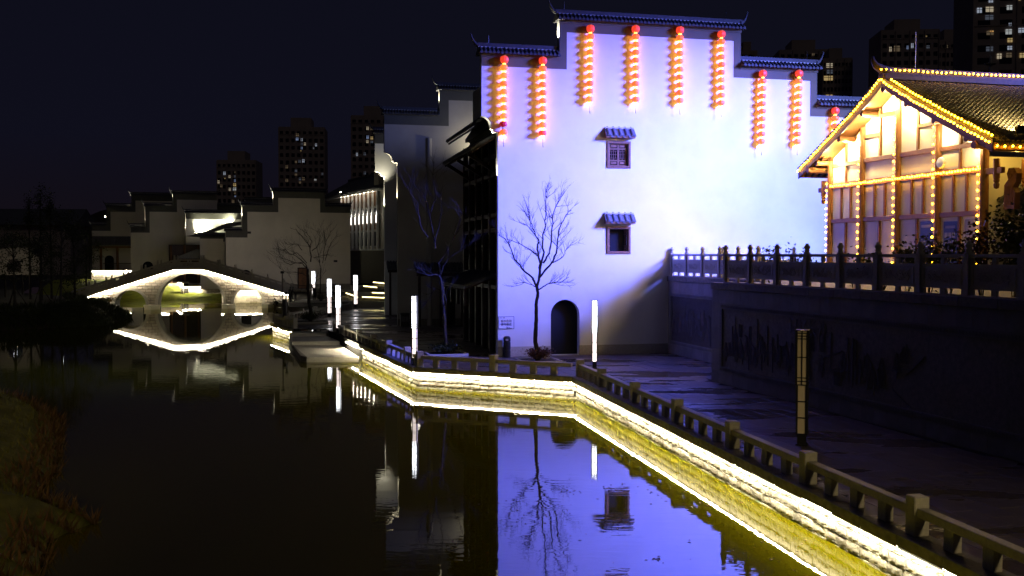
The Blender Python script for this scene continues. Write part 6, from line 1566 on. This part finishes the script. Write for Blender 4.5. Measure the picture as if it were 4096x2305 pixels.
for a in range(4): MB().bar((0, 0, 44*k), (20*k*cos(a*PI/2), 20*k*sin(a*PI/2), 44*k), 1.5*k, 1.5*k).build('spoke', granite, t)
MB().lathe([(4*k, -40*k), (4*k, -0.01)], 6, (0, 0, -17)).build('support', granite_dk, t) if False else MB().lathe([(0.12, -11), (0.12, -40*k)], 6).build('support', granite_dk, t)

# ================================================================ PEOPLE by the water
def person(label, pos, joints, edges, radii, heading, coat=None):
    t = thing('person', label, 'person', pos, heading)
    me = bpy.data.meshes.new('body'); me.from_pydata([Vector(j) for j in joints], edges, []); o = put('body', me, t)
    me.materials.append(cloth_dk)
    md = o.modifiers.new('skin', 'SKIN'); md.use_smooth_shade = True
    for v, rr in zip(me.skin_vertices[0].data, radii): v.radius = (rr, rr)
    me.skin_vertices[0].data[0].use_root = True
    s = o.modifiers.new('sub', 'SUBSURF'); s.levels = 1; s.render_levels = 1
    if coat: MB().lathe(coat, 14).build('coat', cloth_dk, t, smooth=True)
    return t
def standing(hgt, arm_l, arm_r, lean=0.0, stride=0.12):
    k = hgt / 1.72
    J = [(0, 0, 0.92), (lean*0.3, 0, 1.12), (lean*0.7, 0, 1.36), (lean*0.9, 0, 1.46), (lean*1.05, 0, 1.56), (lean*1.15 + 0.02, 0, 1.66), (lean*1.15, 0, 1.73),
         (0.0, 0.09, 0.86), (stride*0.5, 0.10, 0.48), (stride*0.4, 0.10, 0.08), (stride*0.4 + 0.17, 0.11, 0.03), (0.0, -0.09, 0.86), (-stride*0.2, -0.10, 0.48), (-stride, -0.10, 0.08), (-stride + 0.17, -0.11, 0.03),
         (lean*0.7, 0.19, 1.38), *arm_l, (lean*0.7, -0.19, 1.38), *arm_r]
    E_ = [(0,1),(1,2),(2,3),(3,4),(4,5),(5,6),(0,7),(7,8),(8,9),(9,10),(0,11),(11,12),(12,13),(13,14),(2,15),(15,16),(16,17),(17,18),(2,19),(19,20),(20,21),(21,22)]
    Rr = [0.15,0.135,0.15,0.07,0.075,0.105,0.07,0.095,0.07,0.05,0.04,0.095,0.07,0.05,0.04,0.07,0.05,0.04,0.045,0.07,0.05,0.04,0.045]
    return [(x*k, y*k, z*k) for x, y, z in J], E_, [q*k for q in Rr]
hang = lambda s: [(0.02, s*0.24, 1.12), (0.08, s*0.23, 0.88), (0.11, s*0.22, 0.78)]
reach = lambda s: [(0.18, s*0.24, 1.18), (0.40, s*0.18, 1.05), (0.50, s*0.16, 1.02)]
pA, pB_, pC_, pD_ = G(1159, 1208, 0.02), G(1166, 1210, 0.02), G(1182, 1204, 0.02), D(1258, 1182, 112)
J, E_, Rr = standing(1.7, hang(1), hang(-1), 0.04); person('standing figure in a long coat, leftmost of the group on the waterside steps', pA, J, E_, Rr, R(10), [(0.19, 0.45), (0.20, 0.7), (0.17, 1.0), (0.19, 1.25), (0.15, 1.38), (0.06, 1.44)])
J, E_, Rr = standing(1.74, reach(1), reach(-1), 0.14, 0.2); person('taller figure leaning forward beside the long coated one on the steps', pB_, J, E_, Rr, R(0))
J, E_, Rr = standing(1.22, reach(1), hang(-1), 0.05, 0.1); person('child reaching out to the leaning figure on the waterside steps', pC_, J, E_, Rr, R(185))
J, E_, Rr = standing(1.68, reach(1), reach(-1), 0.24, 0.15); person('figure in a broad coat stooping beside the sapling planter', (pD_.x, pD_.y, 0.25), J, E_, Rr, R(190), [(0.24, 0.35), (0.25, 0.6), (0.21, 0.95), (0.2, 1.2), (0.12, 1.36)])
pE_ = G(1114, 1226, -0.78)
J = [(0, 0, 0.30), (0.12, 0, 0.48), (0.28, 0, 0.70), (0.33, 0, 0.78), (0.38, 0, 0.86), (0.44, 0, 0.93), (0.45, 0, 1.0), (0.06, 0.11, 0.30), (0.34, 0.14, 0.46), (0.12, 0.13, 0.08), (0.28, 0.14, 0.03), (0.06, -0.11, 0.30), (0.34, -0.14, 0.46), (0.12, -0.13, 0.08), (0.28, -0.14, 0.03),
     (0.28, 0.18, 0.70), (0.42, 0.20, 0.48), (0.56, 0.12, 0.28), (0.62, 0.08, 0.18), (0.28, -0.18, 0.70), (0.42, -0.20, 0.48), (0.56, -0.12, 0.28), (0.62, -0.08, 0.18)]
person('person crouching at the water edge washing beside the bridge abutment', pE_, J, E_, Rr, R(188))

# ---------------------------------------------------------------- warm light from the lit bridge the picture was taken from, plus an added fill
spot((16.0, -3.0, 9.5), (7.2, 24, 0.3), 5200, (1.0, 0.78, 0.38), 25, 1.0, 0.8)
spot((-6.0, -5.5, 7.5), (-17.5, 27, 0.0), 7000, (1.0, 0.74, 0.36), 34, 1.0, 0.8)  # added spot that brightens the near left bank
